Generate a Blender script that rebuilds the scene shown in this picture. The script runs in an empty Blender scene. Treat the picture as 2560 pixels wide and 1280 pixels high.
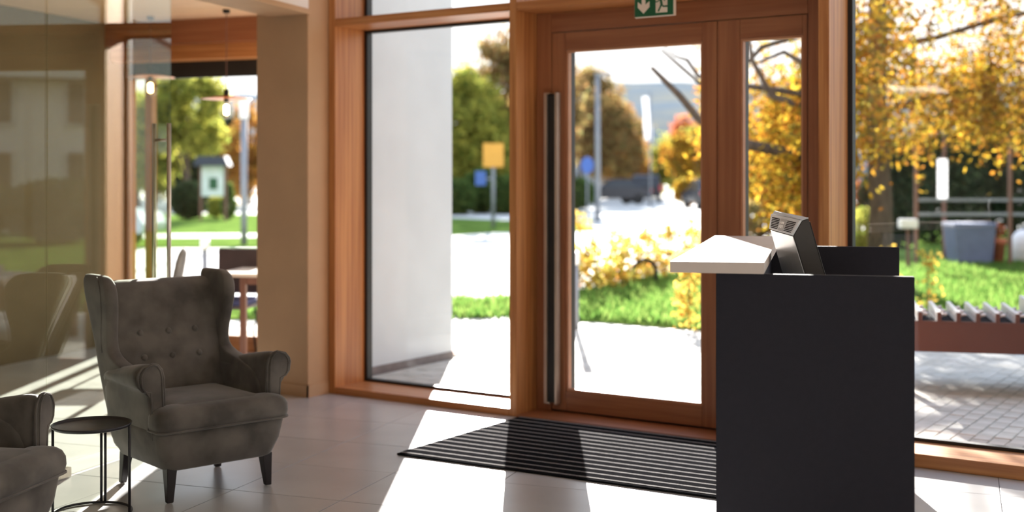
import bpy, bmesh, math, random
import numpy as np
from mathutils import Vector, Matrix
random.seed(7); RNG = np.random.default_rng(7)
SC = bpy.context.scene
COL = SC.collection
PI = math.pi
# ------------------------------------------------------------------ camera, sky, sun, exposure
F, CX, CY, EYE = 3089.0, 1280.0, 445.0, 1.52
CC, SS = 0.83702, 0.54721            # facade runs along world X, outdoors is +Y
YAW = math.atan2(SS, CC)
def cam(X, d, z=0.0):                # camera-right, camera-forward, height -> world
    return Vector((X*CC - d*SS, X*SS + d*CC, z))
def gp(x, y, z=0.0):                 # photo pixel on a horizontal plane
    d = F*(EYE - z)/(y - CY); return cam((x - CX)/F*d, d, z)
def pd(x, y, d):                     # photo pixel at a forward distance
    return cam((x - CX)/F*d, d, EYE - (y - CY)/F*d)
def fu(x, n):                        # photo column on a plane parallel to the facade
    a = (x - CX)/F; return n*(a*CC - SS)/(a*SS + CC)

cd = bpy.data.cameras.new('camera'); co = bpy.data.objects.new('camera', cd); COL.objects.link(co)
co.location = (0, 0, EYE); co.rotation_euler = (PI/2, 0, YAW)
cd.sensor_width = 36; cd.lens = 36*F/2560; cd.shift_y = -(640 - CY)/2560
cd.clip_start = 0.05; cd.clip_end = 3000
cd.dof.use_dof = True; cd.dof.focus_distance = 5.3; cd.dof.aperture_fstop = 1.35
SC.camera = co
SC.view_settings.view_transform = 'Standard'; SC.view_settings.look = 'None'
SC.view_settings.gamma = 1; SC.view_settings.use_curve_mapping = False
SC.view_settings.exposure = 0.72
try:
    SC.cycles.max_bounces = 12; SC.cycles.diffuse_bounces = 6; SC.cycles.transparent_max_bounces = 16
    SC.cycles.caustics_reflective = False; SC.cycles.caustics_refractive = False
    SC.cycles.sample_clamp_indirect = 6
except Exception: pass
w = bpy.data.worlds.new('world'); SC.world = w; w.use_nodes = True
nt = w.node_tree; bg = nt.nodes['Background']
tc = nt.nodes.new('ShaderNodeTexCoord'); sx = nt.nodes.new('ShaderNodeSeparateXYZ'); rp = nt.nodes.new('ShaderNodeValToRGB')
nt.links.new(tc.outputs['Generated'], sx.inputs[0]); nt.links.new(sx.outputs['Z'], rp.inputs[0]); nt.links.new(rp.outputs[0], bg.inputs[0])
rp.color_ramp.elements[0].position = 0.0; rp.color_ramp.elements[0].color = (1.0, 0.97, 0.92, 1)
rp.color_ramp.elements[1].position = 0.75; rp.color_ramp.elements[1].color = (0.50, 0.66, 0.95, 1)
e = rp.color_ramp.elements.new(0.28); e.color = (0.86, 0.92, 1.0, 1)
bg.inputs[1].default_value = 1.25
sd = bpy.data.lights.new('sun', 'SUN'); so = bpy.data.objects.new('sun', sd); COL.objects.link(so)
sd.energy = 23; sd.angle = math.radians(0.6); sd.color = (1.0, 0.955, 0.89)
SUN_EL = math.radians(15.8)
sdir = cam(0.0165, 1.0); sdir.z = 0; sdir.normalize(); sdir = sdir*math.cos(SUN_EL) + Vector((0, 0, math.sin(SUN_EL)))
so.location = (0, 40, 30); so.rotation_euler = sdir.to_track_quat('Z', 'Y').to_euler()

# ------------------------------------------------------------------ materials
def mat(name, col, rough=0.6, metal=0.0, var=0.0, scale=8.0, stretch=(1, 1, 1), col2=None, bump=0.0, spec=None, emit=None, sheen=0.0, detail=4.0, coat=0.0, coord='Object'):
    m = bpy.data.materials.new(name); m.use_nodes = True; t = m.node_tree; b = t.nodes['Principled BSDF']
    b.inputs['Base Color'].default_value = (*col, 1); b.inputs['Roughness'].default_value = rough; b.inputs['Metallic'].default_value = metal
    if spec is not None: b.inputs['Specular IOR Level'].default_value = spec
    if coat: b.inputs['Coat Weight'].default_value = coat; b.inputs['Coat Roughness'].default_value = 0.15
    if sheen: b.inputs['Sheen Weight'].default_value = sheen; b.inputs['Sheen Roughness'].default_value = 0.4
    if emit: b.inputs['Emission Color'].default_value = (*emit[0], 1); b.inputs['Emission Strength'].default_value = emit[1]
    if var or col2 or bump:
        tcn = t.nodes.new('ShaderNodeTexCoord'); mp = t.nodes.new('ShaderNodeMapping'); nz = t.nodes.new('ShaderNodeTexNoise')
        mp.inputs['Scale'].default_value = stretch; nz.inputs['Scale'].default_value = scale; nz.inputs['Detail'].default_value = detail
        t.links.new(tcn.outputs[coord], mp.inputs[0]); t.links.new(mp.outputs[0], nz.inputs[0])
        if var or col2:
            r = t.nodes.new('ShaderNodeValToRGB')
            a = col if col2 else tuple(c*(1 - var) for c in col); z = col2 if col2 else tuple(min(1, c*(1 + var)) for c in col)
            r.color_ramp.elements[0].color = (*a, 1); r.color_ramp.elements[1].color = (*z, 1)
            r.color_ramp.elements[0].position = 0.35; r.color_ramp.elements[1].position = 0.65
            t.links.new(nz.outputs[0], r.inputs[0]); t.links.new(r.outputs[0], b.inputs['Base Color'])
        if bump:
            bn = t.nodes.new('ShaderNodeBump'); bn.inputs['Strength'].default_value = bump; bn.inputs['Distance'].default_value = 0.01
            t.links.new(nz.outputs[0], bn.inputs['Height']); t.links.new(bn.outputs[0], b.inputs['Normal'])
    return m
def glass(name, tint=(1, 1, 1), gain=1.0, ior=1.5):
    m = bpy.data.materials.new(name); m.use_nodes = True; t = m.node_tree; t.nodes.clear()
    o = t.nodes.new('ShaderNodeOutputMaterial'); mx = t.nodes.new('ShaderNodeMixShader'); tr = t.nodes.new('ShaderNodeBsdfTransparent'); gl = t.nodes.new('ShaderNodeBsdfGlossy')
    fr = t.nodes.new('ShaderNodeFresnel'); fr.inputs[0].default_value = ior; ml = t.nodes.new('ShaderNodeMath'); ml.operation = 'MULTIPLY'; ml.inputs[1].default_value = gain; ml.use_clamp = True
    tr.inputs[0].default_value = (*tint, 1); gl.inputs['Roughness'].default_value = 0.0
    g_ = t.nodes.new('ShaderNodeNewGeometry'); mr = t.nodes.new('ShaderNodeMapRange')
    mr.inputs['To Min'].default_value = ior; mr.inputs['To Max'].default_value = 1/ior
    t.links.new(g_.outputs['Backfacing'], mr.inputs['Value']); t.links.new(mr.outputs[0], fr.inputs[0]); t.links.new(fr.outputs[0], ml.inputs[0]); t.links.new(ml.outputs[0], mx.inputs[0]); t.links.new(tr.outputs[0], mx.inputs[1]); t.links.new(gl.outputs[0], mx.inputs[2]); t.links.new(mx.outputs[0], o.inputs[0])
    return m
def leafmat(name, cols, trans=0.55):
    m = bpy.data.materials.new(name); m.use_nodes = True; t = m.node_tree; t.nodes.clear()
    o = t.nodes.new('ShaderNodeOutputMaterial'); mx = t.nodes.new('ShaderNodeMixShader'); df = t.nodes.new('ShaderNodeBsdfDiffuse'); tl = t.nodes.new('ShaderNodeBsdfTranslucent')
    g = t.nodes.new('ShaderNodeNewGeometry'); r = t.nodes.new('ShaderNodeValToRGB')
    while len(r.color_ramp.elements) < len(cols): r.color_ramp.elements.new(0.5)
    for i, c in enumerate(cols):
        r.color_ramp.elements[i].position = i/max(1, len(cols) - 1); r.color_ramp.elements[i].color = (*c, 1)
    mx.inputs[0].default_value = trans
    t.links.new(g.outputs['Random Per Island'], r.inputs[0]); t.links.new(r.outputs[0], df.inputs[0]); t.links.new(r.outputs[0], tl.inputs[0])
    t.links.new(df.outputs[0], mx.inputs[1]); t.links.new(tl.outputs[0], mx.inputs[2]); t.links.new(mx.outputs[0], o.inputs[0])
    return m
WA, WB = (0.38, 0.138, 0.040), (0.56, 0.25, 0.085)
M = dict(
    wood_v=mat('larch_upright', WA, 0.42, col2=WB, scale=1.0, stretch=(42, 42, 1.1), bump=0.08, detail=3),
    wood_h=mat('larch_level', WA, 0.42, col2=WB, scale=1.0, stretch=(1.1, 42, 42), bump=0.08, detail=3),
    door_v=mat('door_wood_upright', (0.27, 0.095, 0.04), 0.4, col2=(0.36, 0.14, 0.06), scale=1.0, stretch=(34, 34, 1.2), detail=3),
    door_h=mat('door_wood_level', (0.27, 0.095, 0.04), 0.4, col2=(0.36, 0.14, 0.06), scale=1.0, stretch=(1.2, 34, 34), detail=3),
    bead=mat('door_bead', (0.50, 0.24, 0.13), 0.45, var=0.1, scale=6),
    plaster=mat('beige_plaster', (0.49, 0.32, 0.185), 0.75, var=0.04, scale=3, bump=0.02),
    olive=mat('olive_plaster', (0.16, 0.115, 0.06), 0.8, var=0.05, scale=2),
    white=mat('white_paint', (0.78, 0.76, 0.72), 0.7, var=0.03, scale=2),
    outwall=mat('grey_white_render', (0.55, 0.59, 0.595), 0.8, var=0.03, scale=3, bump=0.05),
    plinth=mat('plinth_grey', (0.18, 0.16, 0.15), 0.8, var=0.15, scale=12),
    ceil=mat('ceiling_paint', (0.78, 0.70, 0.60), 0.8, var=0.02, scale=2),
    woodceil=mat('cafe_ceiling', (0.62, 0.40, 0.24), 0.6, var=0.06, scale=2, stretch=(1, 10, 1)),
    tile=mat('floor_tile', (0.445, 0.445, 0.45), 0.30, col2=(0.515, 0.515, 0.52), scale=2.2, bump=0.015, spec=0.5, detail=8),
    grout=mat('grout', (0.20, 0.18, 0.17), 0.85, var=0.1, scale=30),
    black=mat('black_gasket', (0.012, 0.012, 0.012), 0.5, var=0.1, scale=20),
    glass=glass('clear_glass'), partglass=glass('partition_glass', (0.90, 0.93, 0.86), 1.5),
    steel=mat('brushed_steel', (0.62, 0.56, 0.47), 0.28, 1.0, var=0.08, scale=3, stretch=(60, 60, 1)),
    handle=mat('handle_steel', (0.55, 0.44, 0.36), 0.4, 0.7, var=0.08, scale=4),
    velvet=mat('velvet', (0.066, 0.057, 0.049), 0.85, col2=(0.148, 0.130, 0.112), scale=6, detail=5, sheen=0.35, bump=0.05),
    leg=mat('dark_leg', (0.018, 0.013, 0.014), 0.4, var=0.2, scale=8),
    tabl=mat('black_tray', (0.022, 0.021, 0.026), 0.4, var=0.15, scale=6),
    desk=mat('anthracite_board', (0.016, 0.0155, 0.023), 0.6, var=0.05, scale=40, spec=0.22),
    greybadge=mat('badge_grey', (0.42, 0.42, 0.42), 0.4, 0.2, var=0.04, scale=10), signpale=mat('badge_white', (0.85, 0.85, 0.85), 0.5, var=0.02),
    ledge=mat('ledge_board', (0.60, 0.52, 0.47), 0.5, var=0.03, scale=5),
    mat_=mat('mat_pile', (0.004, 0.004, 0.005), 1.0, col2=(0.022, 0.022, 0.024), scale=260, bump=0.4, detail=2, spec=0.0),
    stripe=mat('mat_stripe', (0.34, 0.33, 0.33), 1.0, var=0.2, scale=120, spec=0.0),
    silver=mat('silver_casing', (0.62, 0.65, 0.68), 0.35, 0.25, var=0.04, scale=10),
    shadecase=mat('shaded_casing', (0.035, 0.030, 0.026), 0.38, var=0.1, scale=8),  # shade on the metal casing sides put into a near-black colour
    slot=mat('vent_slot', (0.012, 0.010, 0.012), 0.9, var=0.1, scale=20, spec=0.1),
    screen=mat('screen_glass', (0.01, 0.01, 0.012), 0.15, var=0.05, scale=4),
    green=mat('exit_green', (0.0, 0.085, 0.028), 0.4, var=0.03, scale=6),
    signwhite=mat('sign_white', (0.75, 0.62, 0.52), 0.5, var=0.03, scale=6),
    copper=mat('copper_shade', (0.62, 0.24, 0.12), 0.4, 0.4, var=0.1, scale=6),
    bulb=mat('bulb_glow', (1, 0.85, 0.6), 0.3, var=0.01, emit=((1.0, 0.72, 0.36), 14)),
    bulbglass=glass('bulb_glass', (1, 0.97, 0.92), 1.3),
    cord=mat('lamp_cord', (0.16, 0.07, 0.05), 0.7, var=0.1),
    tabletop=mat('table_top', (0.62, 0.52, 0.42), 0.35, var=0.08, scale=3, stretch=(1, 12, 12)),
    brownwood=mat('brown_wood', (0.16, 0.07, 0.045), 0.5, var=0.2, scale=2, stretch=(14, 14, 1)),
    darkchair=mat('dark_brown_chair', (0.050, 0.030, 0.028), 0.5, var=0.15, scale=6),
    bluecush=mat('blue_cushion', (0.06, 0.07, 0.17), 0.85, var=0.12, scale=12),
    paver=mat('paver', (0.40, 0.375, 0.32), 0.85, col2=(0.52, 0.49, 0.43), scale=5, bump=0.1),
    joint=mat('paving_joint', (0.13, 0.125, 0.11), 0.95, var=0.2, scale=20),
    asphalt=mat('pale_asphalt', (0.56, 0.54, 0.50), 0.9, var=0.12, scale=1.2, bump=0.1, spec=0.1),
    lawn=mat('lawn', (0.075, 0.13, 0.025), 0.9, col2=(0.15, 0.23, 0.05), scale=1.5, bump=0.3, spec=0.0),
    blade=leafmat('grass_blade', [(0.06, 0.14, 0.025), (0.12, 0.22, 0.045), (0.20, 0.27, 0.07)]),
    soil=mat('soil', (0.07, 0.05, 0.03), 0.95, var=0.3, scale=10),
    rust_brown=mat('rust_brown', (0.20, 0.075, 0.04), 0.95, var=0.2, scale=60, bump=0.3),
    bark=mat('bark', (0.085, 0.06, 0.042), 0.9, var=0.35, scale=6, stretch=(4, 4, 1), bump=0.5),
    metalbrown=mat('brown_steel', (0.10, 0.032, 0.020), 0.45, var=0.06, scale=3),
    plate=mat('pale_plate', (0.62, 0.61, 0.58), 0.4, var=0.05, scale=8),
    peg=mat('peg_metal', (0.55, 0.45, 0.40), 0.35, 0.7, var=0.1, scale=10),
    greypost=mat('grey_post', (0.21, 0.23, 0.26), 0.5, var=0.06, scale=4),
    lantern=mat('opal_lantern', (0.85, 0.85, 0.85), 0.4, var=0.02),
    yellow=mat('yellow_sign', (0.72, 0.36, 0.05), 0.5, var=0.05, scale=5),
    blue=mat('blue_sign', (0.05, 0.13, 0.42), 0.5, var=0.05, scale=5),
    roofdark=mat('board_roof', (0.035, 0.045, 0.075), 0.6, var=0.15, scale=10),
    poster=mat('board_poster', (0.75, 0.78, 0.80), 0.6, col2=(0.55, 0.66, 0.62), scale=3),
    cardark=mat('dark_car_paint', (0.020, 0.024, 0.035), 0.25, 0.3, var=0.05, coat=0.25, spec=0.3),
    carpale=mat('pale_blue_car_paint', (0.40, 0.48, 0.58), 0.25, 0.4, var=0.04, coat=0.4),
    carglass=mat('car_window', (0.02, 0.025, 0.03), 0.08, var=0.05),
    tyre=mat('tyre', (0.015, 0.015, 0.015), 0.85, var=0.1),
    tail=mat('tail_lamp', (0.50, 0.03, 0.04), 0.3, var=0.05),
    hill=mat('hazy_wooded_hill', (0.12, 0.16, 0.20), 0.95, col2=(0.22, 0.22, 0.19), scale=0.035, detail=8, spec=0.0),  # bluish distance haze mixed into the base colour
    flag=leafmat('white_flag', [(0.85, 0.85, 0.86), (0.80, 0.80, 0.82)], 0.5),
    housewall=mat('house_render', (0.72, 0.71, 0.68), 0.85, var=0.03),
    roof=mat('house_roof', (0.16, 0.11, 0.10), 0.8, var=0.15, scale=4),
    bluegrey=mat('blue_grey_box', (0.13, 0.16, 0.26), 0.6, var=0.08),
    pot=mat('terracotta', (0.42, 0.12, 0.06), 0.8, var=0.1),
)
L = dict(
    gold=leafmat('gold_leaves', [(0.20, 0.085, 0.02), (0.38, 0.155, 0.02), (0.46, 0.25, 0.025), (0.52, 0.35, 0.035), (0.24, 0.19, 0.03), (0.12, 0.09, 0.025)]),
    orange=leafmat('orange_leaves', [(0.22, 0.10, 0.03), (0.40, 0.17, 0.04), (0.46, 0.25, 0.05), (0.20, 0.16, 0.05)]),
    brown=leafmat('russet_leaves', [(0.16, 0.10, 0.05), (0.28, 0.16, 0.06), (0.30, 0.22, 0.08), (0.14, 0.15, 0.06)]),
    ygreen=leafmat('yellow_green_leaves', [(0.12, 0.16, 0.03), (0.30, 0.32, 0.06), (0.46, 0.42, 0.08), (0.20, 0.22, 0.05)]),
    green=leafmat('green_leaves', [(0.04, 0.08, 0.025), (0.08, 0.14, 0.035), (0.14, 0.19, 0.05)]),
    dark=leafmat('evergreen_leaves', [(0.015, 0.03, 0.018), (0.03, 0.05, 0.025), (0.05, 0.075, 0.03)], 0.25),
    hedge=leafmat('yellow_hedge_leaves', [(0.58, 0.36, 0.05), (0.62, 0.44, 0.10), (0.40, 0.42, 0.08), (0.55, 0.22, 0.05)]),
    red=leafmat('red_leaves', [(0.40, 0.10, 0.05), (0.48, 0.18, 0.08), (0.34, 0.16, 0.06)]),
)
# ------------------------------------------------------------------ mesh helpers
class MB:
    def __init__(s): s.v = []; s.f = []
    def box(s, x0, x1, y0, y1, z0, z1):
        b = len(s.v)
        s.v += [(x, y, z) for z in (z0, z1) for y in (y0, y1) for x in (x0, x1)]
        s.f += [tuple(b + i for i in q) for q in ((0, 2, 3, 1), (4, 5, 7, 6), (0, 1, 5, 4), (2, 6, 7, 3), (0, 4, 6, 2), (1, 3, 7, 5))]
        return s
    def loft(s, rings, cap=True, closed=True):
        b = len(s.v); k = len(rings[0])
        for r in rings: s.v += [tuple(p) for p in r]
        for i in range(len(rings) - 1):
            for j in range(k if closed else k - 1):
                j2 = (j + 1) % k
                s.f.append((b + i*k + j, b + i*k + j2, b + (i + 1)*k + j2, b + (i + 1)*k + j))
        if cap:
            s.f.append(tuple(b + j for j in reversed(range(k)))); s.f.append(tuple(b + (len(rings) - 1)*k + j for j in range(k)))
        return s
    def tube(s, path, r, n=8, closed=False):
        P = [Vector(p) for p in path]; rings = []; up = None
        R = r if isinstance(r, (list, tuple)) else [r]*len(P)
        for i, p in enumerate(P):
            if closed: t = (P[(i + 1) % len(P)] - P[i - 1])
            else: t = P[min(i + 1, len(P) - 1)] - P[max(i - 1, 0)]
            t.normalize()
            if up is None: up = Vector((0, 0, 1)) if abs(t.z) < 0.9 else Vector((1, 0, 0))
            a = (up - t*up.dot(t)); a.normalize(); c = t.cross(a); up = a
            rings.append([p + (a*math.cos(q*2*PI/n) + c*math.sin(q*2*PI/n))*R[i] for q in range(n)])
        if closed: rings.append(rings[0]); return s.loft(rings, cap=False)
        return s.loft(rings)
    def lathe(s, prof, n=24, c=(0, 0, 0)):
        rings = [[(c[0] + r*math.cos(q*2*PI/n), c[1] + r*math.sin(q*2*PI/n), c[2] + z) for q in range(n)] for r, z in prof]
        return s.loft(rings)
    def prism(s, pts, y0, y1, axis='y'):
        mk = (lambda a, b, t: (a, t, b)) if axis == 'y' else (lambda a, b, t: (t, a, b)) if axis == 'x' else (lambda a, b, t: (a, b, t))
        return s.loft([[mk(a, b, y0) for a, b in pts], [mk(a, b, y1) for a, b in pts]])
    def build(s, name, m, parent=None, smooth=False, bevel=0.0, kind=None, label=None, sub=0):
        me = bpy.data.meshes.new(name); me.from_pydata([tuple(p) for p in s.v], [], s.f); me.validate(); me.update()
        bm = bmesh.new(); bm.from_mesh(me); bmesh.ops.recalc_face_normals(bm, faces=bm.faces)
        if bevel: bmesh.ops.bevel(bm, geom=list(bm.edges), offset=bevel, segments=2, affect='EDGES', clamp_overlap=True)
        bm.to_mesh(me); bm.free()
        if smooth: me.polygons.foreach_set('use_smooth', [True]*len(me.polygons))
        me.materials.append(m if not isinstance(m, str) else M[m])
        o = bpy.data.objects.new(name, me); COL.objects.link(o)
        if parent is not None: o.parent = parent
        if kind: o['kind'] = kind
        if label: o['label'] = label
        if sub:
            md = o.modifiers.new('round', 'SUBSURF'); md.levels = sub; md.render_levels = sub
        return o
def tag(o, label, cat, group=None):
    o['label'] = label; o['category'] = cat
    if group: o['group'] = group
    return o
def empty(name, loc=(0, 0, 0), rot=0.0, kind=None):
    o = bpy.data.objects.new(name, None); COL.objects.link(o); o.location = loc; o.rotation_euler = (0, 0, rot); o.empty_display_size = 0.1
    if kind: o['kind'] = kind
    return o
def thing(name, label, cat, loc=(0, 0, 0), rot=0.0, group=None): return tag(empty(name, loc, rot), label, cat, group)
def bx(name, m, a, parent=None, bevel=0.0, kind=None, label=None): return MB().box(*a).build(name, m, parent, bevel=bevel, kind=kind, label=label)
def copy_tree(o, parent=None):
    c = o.copy(); COL.objects.link(c)
    if parent is not None: c.parent = parent
    for ch in o.children: copy_tree(ch, c)
    return c
def rr(hx, y0, y1, r, z, n=4, x0=None):
    xa, xb = (-hx, hx) if x0 is None else (x0, hx); r = min(r, (xb - xa)*0.49, (y1 - y0)*0.49); out = []
    for cx, cy, a in ((xb - r, y1 - r, 0), (xa + r, y1 - r, 90), (xa + r, y0 + r, 180), (xb - r, y0 + r, 270)):
        for i in range(n + 1):
            t = math.radians(a + 90*i/n); out.append((cx + r*math.cos(t), cy + r*math.sin(t), z))
    return out
def S(name, m, a, parent=None, bevel=0.0): return bx(name, m, a, parent, bevel, None if parent is not None else 'structure')

# ------------------------------------------------------------------ setting: floor, walls, ceiling
NF, NG, ND = 6.595, 6.94, 6.84       # facade front edge, glass line, door face
floor = S('floor', 'grout', (-10.5, 5.0, -5.0, 6.96, -0.12, -0.004))
t1, t2 = Vector((0.94, -0.342)), Vector((0.342, 0.94))
def clip(poly, keep):
    out = []
    for i, p in enumerate(poly):
        q = poly[(i + 1) % len(poly)]; a, b = keep(p), keep(q)
        if a >= 0: out.append(p)
        if a*b < 0: out.append(p + (q - p)*(a/(a - b)))
    return out
TS = 0.585
v2 = lambda p: t2.dot(Vector((p.x*CC + p.y*SS, -p.x*SS + p.y*CC)))
for i in range(-9, 7):
    for j in range(-6, 8):
        w0, v0 = -2.165 + TS*i + 0.002, 5.19 + TS*j + 0.002; w1, v1 = w0 + TS - 0.004, v0 + TS - 0.004
        q = [cam(*(t1*a + t2*b)) for a, b in ((w0, v0), (w1, v0), (w1, v1), (w0, v1))]
        q = [Vector((p.x, p.y)) for p in q]
        q = clip(q, lambda p: NF - p.y) if i >= -4 else clip(q, lambda p: 9.34 - v2(p))
        if len(q) < 3: continue
        c = sum(q, Vector((0, 0)))/len(q)
        rel = cam(0, 1).to_2d().dot(c)
        if rel < 2.2: continue
        h = random.uniform(-0.0004, 0.0004)
        m = MB().loft([[(p.x - c.x, p.y - c.y, -0.004) for p in q], [(p.x - c.x, p.y - c.y, -0.0006 + h) for p in q], [((p.x - c.x)*0.996, (p.y - c.y)*0.996, h) for p in q]])
        o = m.build('tile', 'tile', floor); o.location = (c.x, c.y, 0)
back_floor = bx('floor_slab', 'tile', (-7.9, 4.9, -4.9, 1.2, -0.004, 0.0), floor)
S('wall_back', 'white', (-10.5, 5.0, -5.2, -5.0, 0, 0.4)); wb = empty('fill_window', kind='structure')  # unseen glazing added in the back wall to brighten the room
for k in range(3): bx('mullion', 'wood_v', (0.7 + 2.11*k, 0.78 + 2.11*k, -5.15, -5.02, 0.4, 2.9), wb)
S('wall_back_side', 'white', (-10.5, 0.7, -5.2, -5.0, 0.4, 2.9))
bx('pane', 'glass', (0.7, 5.0, -5.1, -5.088, 0.4, 2.9), wb); S('wall_back_top', 'white', (-10.5, 5.0, -5.2, -5.0, 2.9, 3.6))
S('wall_right', 'white', (5.0, 5.2, -5.2, 6.96, 0, 3.6))
C0 = Vector((-0.547, 10.49))         # outer corner of the cafe; its front runs along t1, outdoors along t2
def f3(x, y):                        # photo column on a cafe plane -> local x
    a = (x - CX)/F; d = (y + C0.dot(t2))/(a*0.342 + 0.94); return (Vector((a*d, d)) - C0).dot(t1)
CAF = cam(C0.x, C0.y); CROT = YAW - math.radians(20)
def SC_(name, m, a, parent=None):
    o = bx(name, m, a, None, kind='structure'); o.location = (CAF.x, CAF.y, 0); o.rotation_euler = (0, 0, CROT); return o
XL = f3(316, -0.1)
SC_('wall_left', 'olive', (XL - 0.25, XL, -13.0, 0.0, 0, 3.6)); SC_('floor_cafe', 'grout', (XL, -0.2, -9, 0.0, -0.12, -0.004))
SC_('wall_cafe_top', 'plaster', (XL, -0.05, -0.33, 0.0, 2.92, 4.4))
S('ceiling', 'ceil', (-5.6, 5.2, -5.2, 7.0, 3.32, 3.6))
SC_('ceiling_cafe', 'woodceil', (XL, -0.22, -12.5, -0.30, 2.92, 3.08))
# beige pillar with skirting
S('wall_pillar', 'plaster', (-6.352, -5.864, 6.384, 6.62, 0, 3.32), bevel=0.004)
MB().box(-6.358, -5.854, 6.374, 6.384, 0, 0.085).box(-5.864, -5.854, 6.374, NF - 0.002, 0, 0.085).build('baseboard_pillar', 'plaster', kind='structure')
# bulkhead over the glass partition
PA = Vector((-1.466, 8.464)); PDr = Vector((-0.342, -0.94))     # partition line in camera-floor coordinates
def part(t, off=0.0, z=0.0):
    p = PA + PDr*t + Vector((-0.94, 0.342))*off; return cam(p.x, p.y, z)
bk = []
MB().loft([[part(-0.12, -0.02, z), part(8.2, -0.02, z), part(8.2, 0.30, z), part(-0.12, 0.30, z)] for z in (2.69, 3.31)]).build('trim_bulkhead', 'white', kind='structure')
MB().loft([[part(-0.12, -0.03, z), part(8.2, -0.03, z), part(8.2, 0.31, z), part(-0.12, 0.31, z)] for z in (2.655, 2.69)]).build('trim_soffit', 'plaster', kind='structure')

# ------------------------------------------------------------------ facade: window_1, door_1, window_2, cafe window
def board(name, m, a, parent): return bx(name, m, a, parent, bevel=0.003)
def gasket(u0, u1, z0, z1, n, parent, wdt=0.028):
    MB().box(u0, u0 + wdt, n - 0.02, n + 0.035, z0, z1).box(u1 - wdt, u1, n - 0.02, n + 0.035, z0, z1).box(u0, u1, n - 0.019, n + 0.034, z0, z0 + wdt*0.7).box(u0, u1, n - 0.019, n + 0.034, z1 - wdt*0.7, z1).build('gasket', 'black', parent)
    bx('pane', 'glass', (u0 + 0.01, u1 - 0.01, n, n + 0.012, z0 + 0.01, z1 - 0.01), parent)
w1 = empty('window_1', (0, 0, 0), kind='structure')
board('jamb', 'wood_v', (-5.862, -5.80, NF, NG + 0.03, 0, 3.32), w1); board('jamb', 'wood_v', (-4.333, -4.28, NF, NG + 0.03, 0, 3.32), w1)
board('sill', 'wood_h', (-5.80, -4.333, NF, NG + 0.03, 0, 0.048), w1)
board('transom', 'wood_h', (-5.80, -4.333, NF, NG + 0.03, 2.588, 2.641), w1); board('head', 'wood_h', (-5.80, -4.333, NF, NG + 0.03, 3.25, 3.32), w1)
gasket(-5.80, -4.333, 0.048, 2.588, NG - 0.005, w1); gasket(-5.80, -4.333, 2.641, 3.25, NG - 0.005, w1)
w2 = empty('window_2', (0, 0, 0), kind='structure')
board('jamb', 'wood_v', (-2.304, -2.244, NF, NG + 0.03, 0, 3.32), w2)
for a in (0.75, 3.4): board('mullion', 'wood_v', (a, a + 0.06, NF, NG + 0.03, 0.071, 3.25), w2)
board('sill', 'wood_h', (-2.244, 5.0, NF, NG + 0.03, 0, 0.071), w2); board('head', 'wood_h', (-2.244, 5.0, NF, NG + 0.03, 3.25, 3.32), w2)
gasket(-2.244, 0.75, 0.071, 3.25, NG - 0.005, w2); gasket(0.81, 3.4, 0.071, 3.25, NG - 0.005, w2); gasket(3.46, 5.0, 0.071, 3.25, NG - 0.005, w2)
d1 = empty('door_1', (0, 0, 0), kind='structure')
UL, UM, UR = fu(1380, ND), fu(1793, ND), fu(2018, ND)
board('threshold', 'door_h', (-4.28, -2.304, NF, NG + 0.03, -0.004, 0.012), d1)
board('frame_post', 'door_v', (-4.28, UL - 0.004, ND, NG + 0.03, 0.012, 2.588), d1); board('frame_post', 'door_v', (UR + 0.004, -2.304, ND, NG + 0.03, 0.012, 2.588), d1)
board('frame_head', 'door_h', (UL - 0.004, UR + 0.004, ND, NG + 0.03, 2.462, 2.588), d1)
board('transom', 'wood_h', (-4.28, -2.304, NF, NG + 0.03, 2.588, 2.641), d1); board('head', 'wood_h', (-4.28, -2.304, NF, NG + 0.03, 3.25, 3.32), d1)
gasket(-4.28, -2.304, 2.641, 3.25, NG - 0.005, d1)
bx('seal', 'black', (UL - 0.004, UR + 0.004, ND + 0.03, NG + 0.02, 0.012, 0.03), d1)
def leaf(u0, u1, g0, g1, z0, z1, gz0, gz1):
    lf = empty('door_leaf'); lf.parent = d1
    board('stile', 'door_v', (u0, g0, ND, NG, z0, z1), lf); board('stile', 'door_v', (g1, u1, ND, NG, z0, z1), lf)
    board('rail', 'door_h', (g0, g1, ND + 0.0005, NG, z0, gz0), lf); board('rail', 'door_h', (g0, g1, ND + 0.0005, NG, gz1, z1), lf)
    b = 0.014
    MB().box(g0, g0 + b, ND + 0.012, ND + 0.05, gz0, gz1).box(g1 - b, g1, ND + 0.012, ND + 0.05, gz0, gz1).box(g0 + b, g1 - b, ND + 0.012, ND + 0.05, gz0, gz0 + b).box(g0 + b, g1 - b, ND + 0.012, ND + 0.05, gz1 - b, gz1).build('glazing_bead', 'bead', lf)
    MB().box(g0, g0 + b, ND + 0.051, NG - 0.002, gz0, gz1).box(g1 - b, g1, ND + 0.051, NG - 0.002, gz0, gz1).build('gasket', 'black', lf)
    bx('pane', 'glass', (g0 + 0.004, g1 - 0.004, ND + 0.055, ND + 0.067, gz0 + 0.004, gz1 - 0.004), lf)
    return lf
leaf(UL, UM - 0.002, fu(1414, ND), fu(1755, ND), 0.024, 2.457, 0.150, 2.342)
leaf(UM + 0.002, UR, fu(1850, ND), fu(2007, ND), 0.024, 2.457, 0.150, 2.342)
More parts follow.
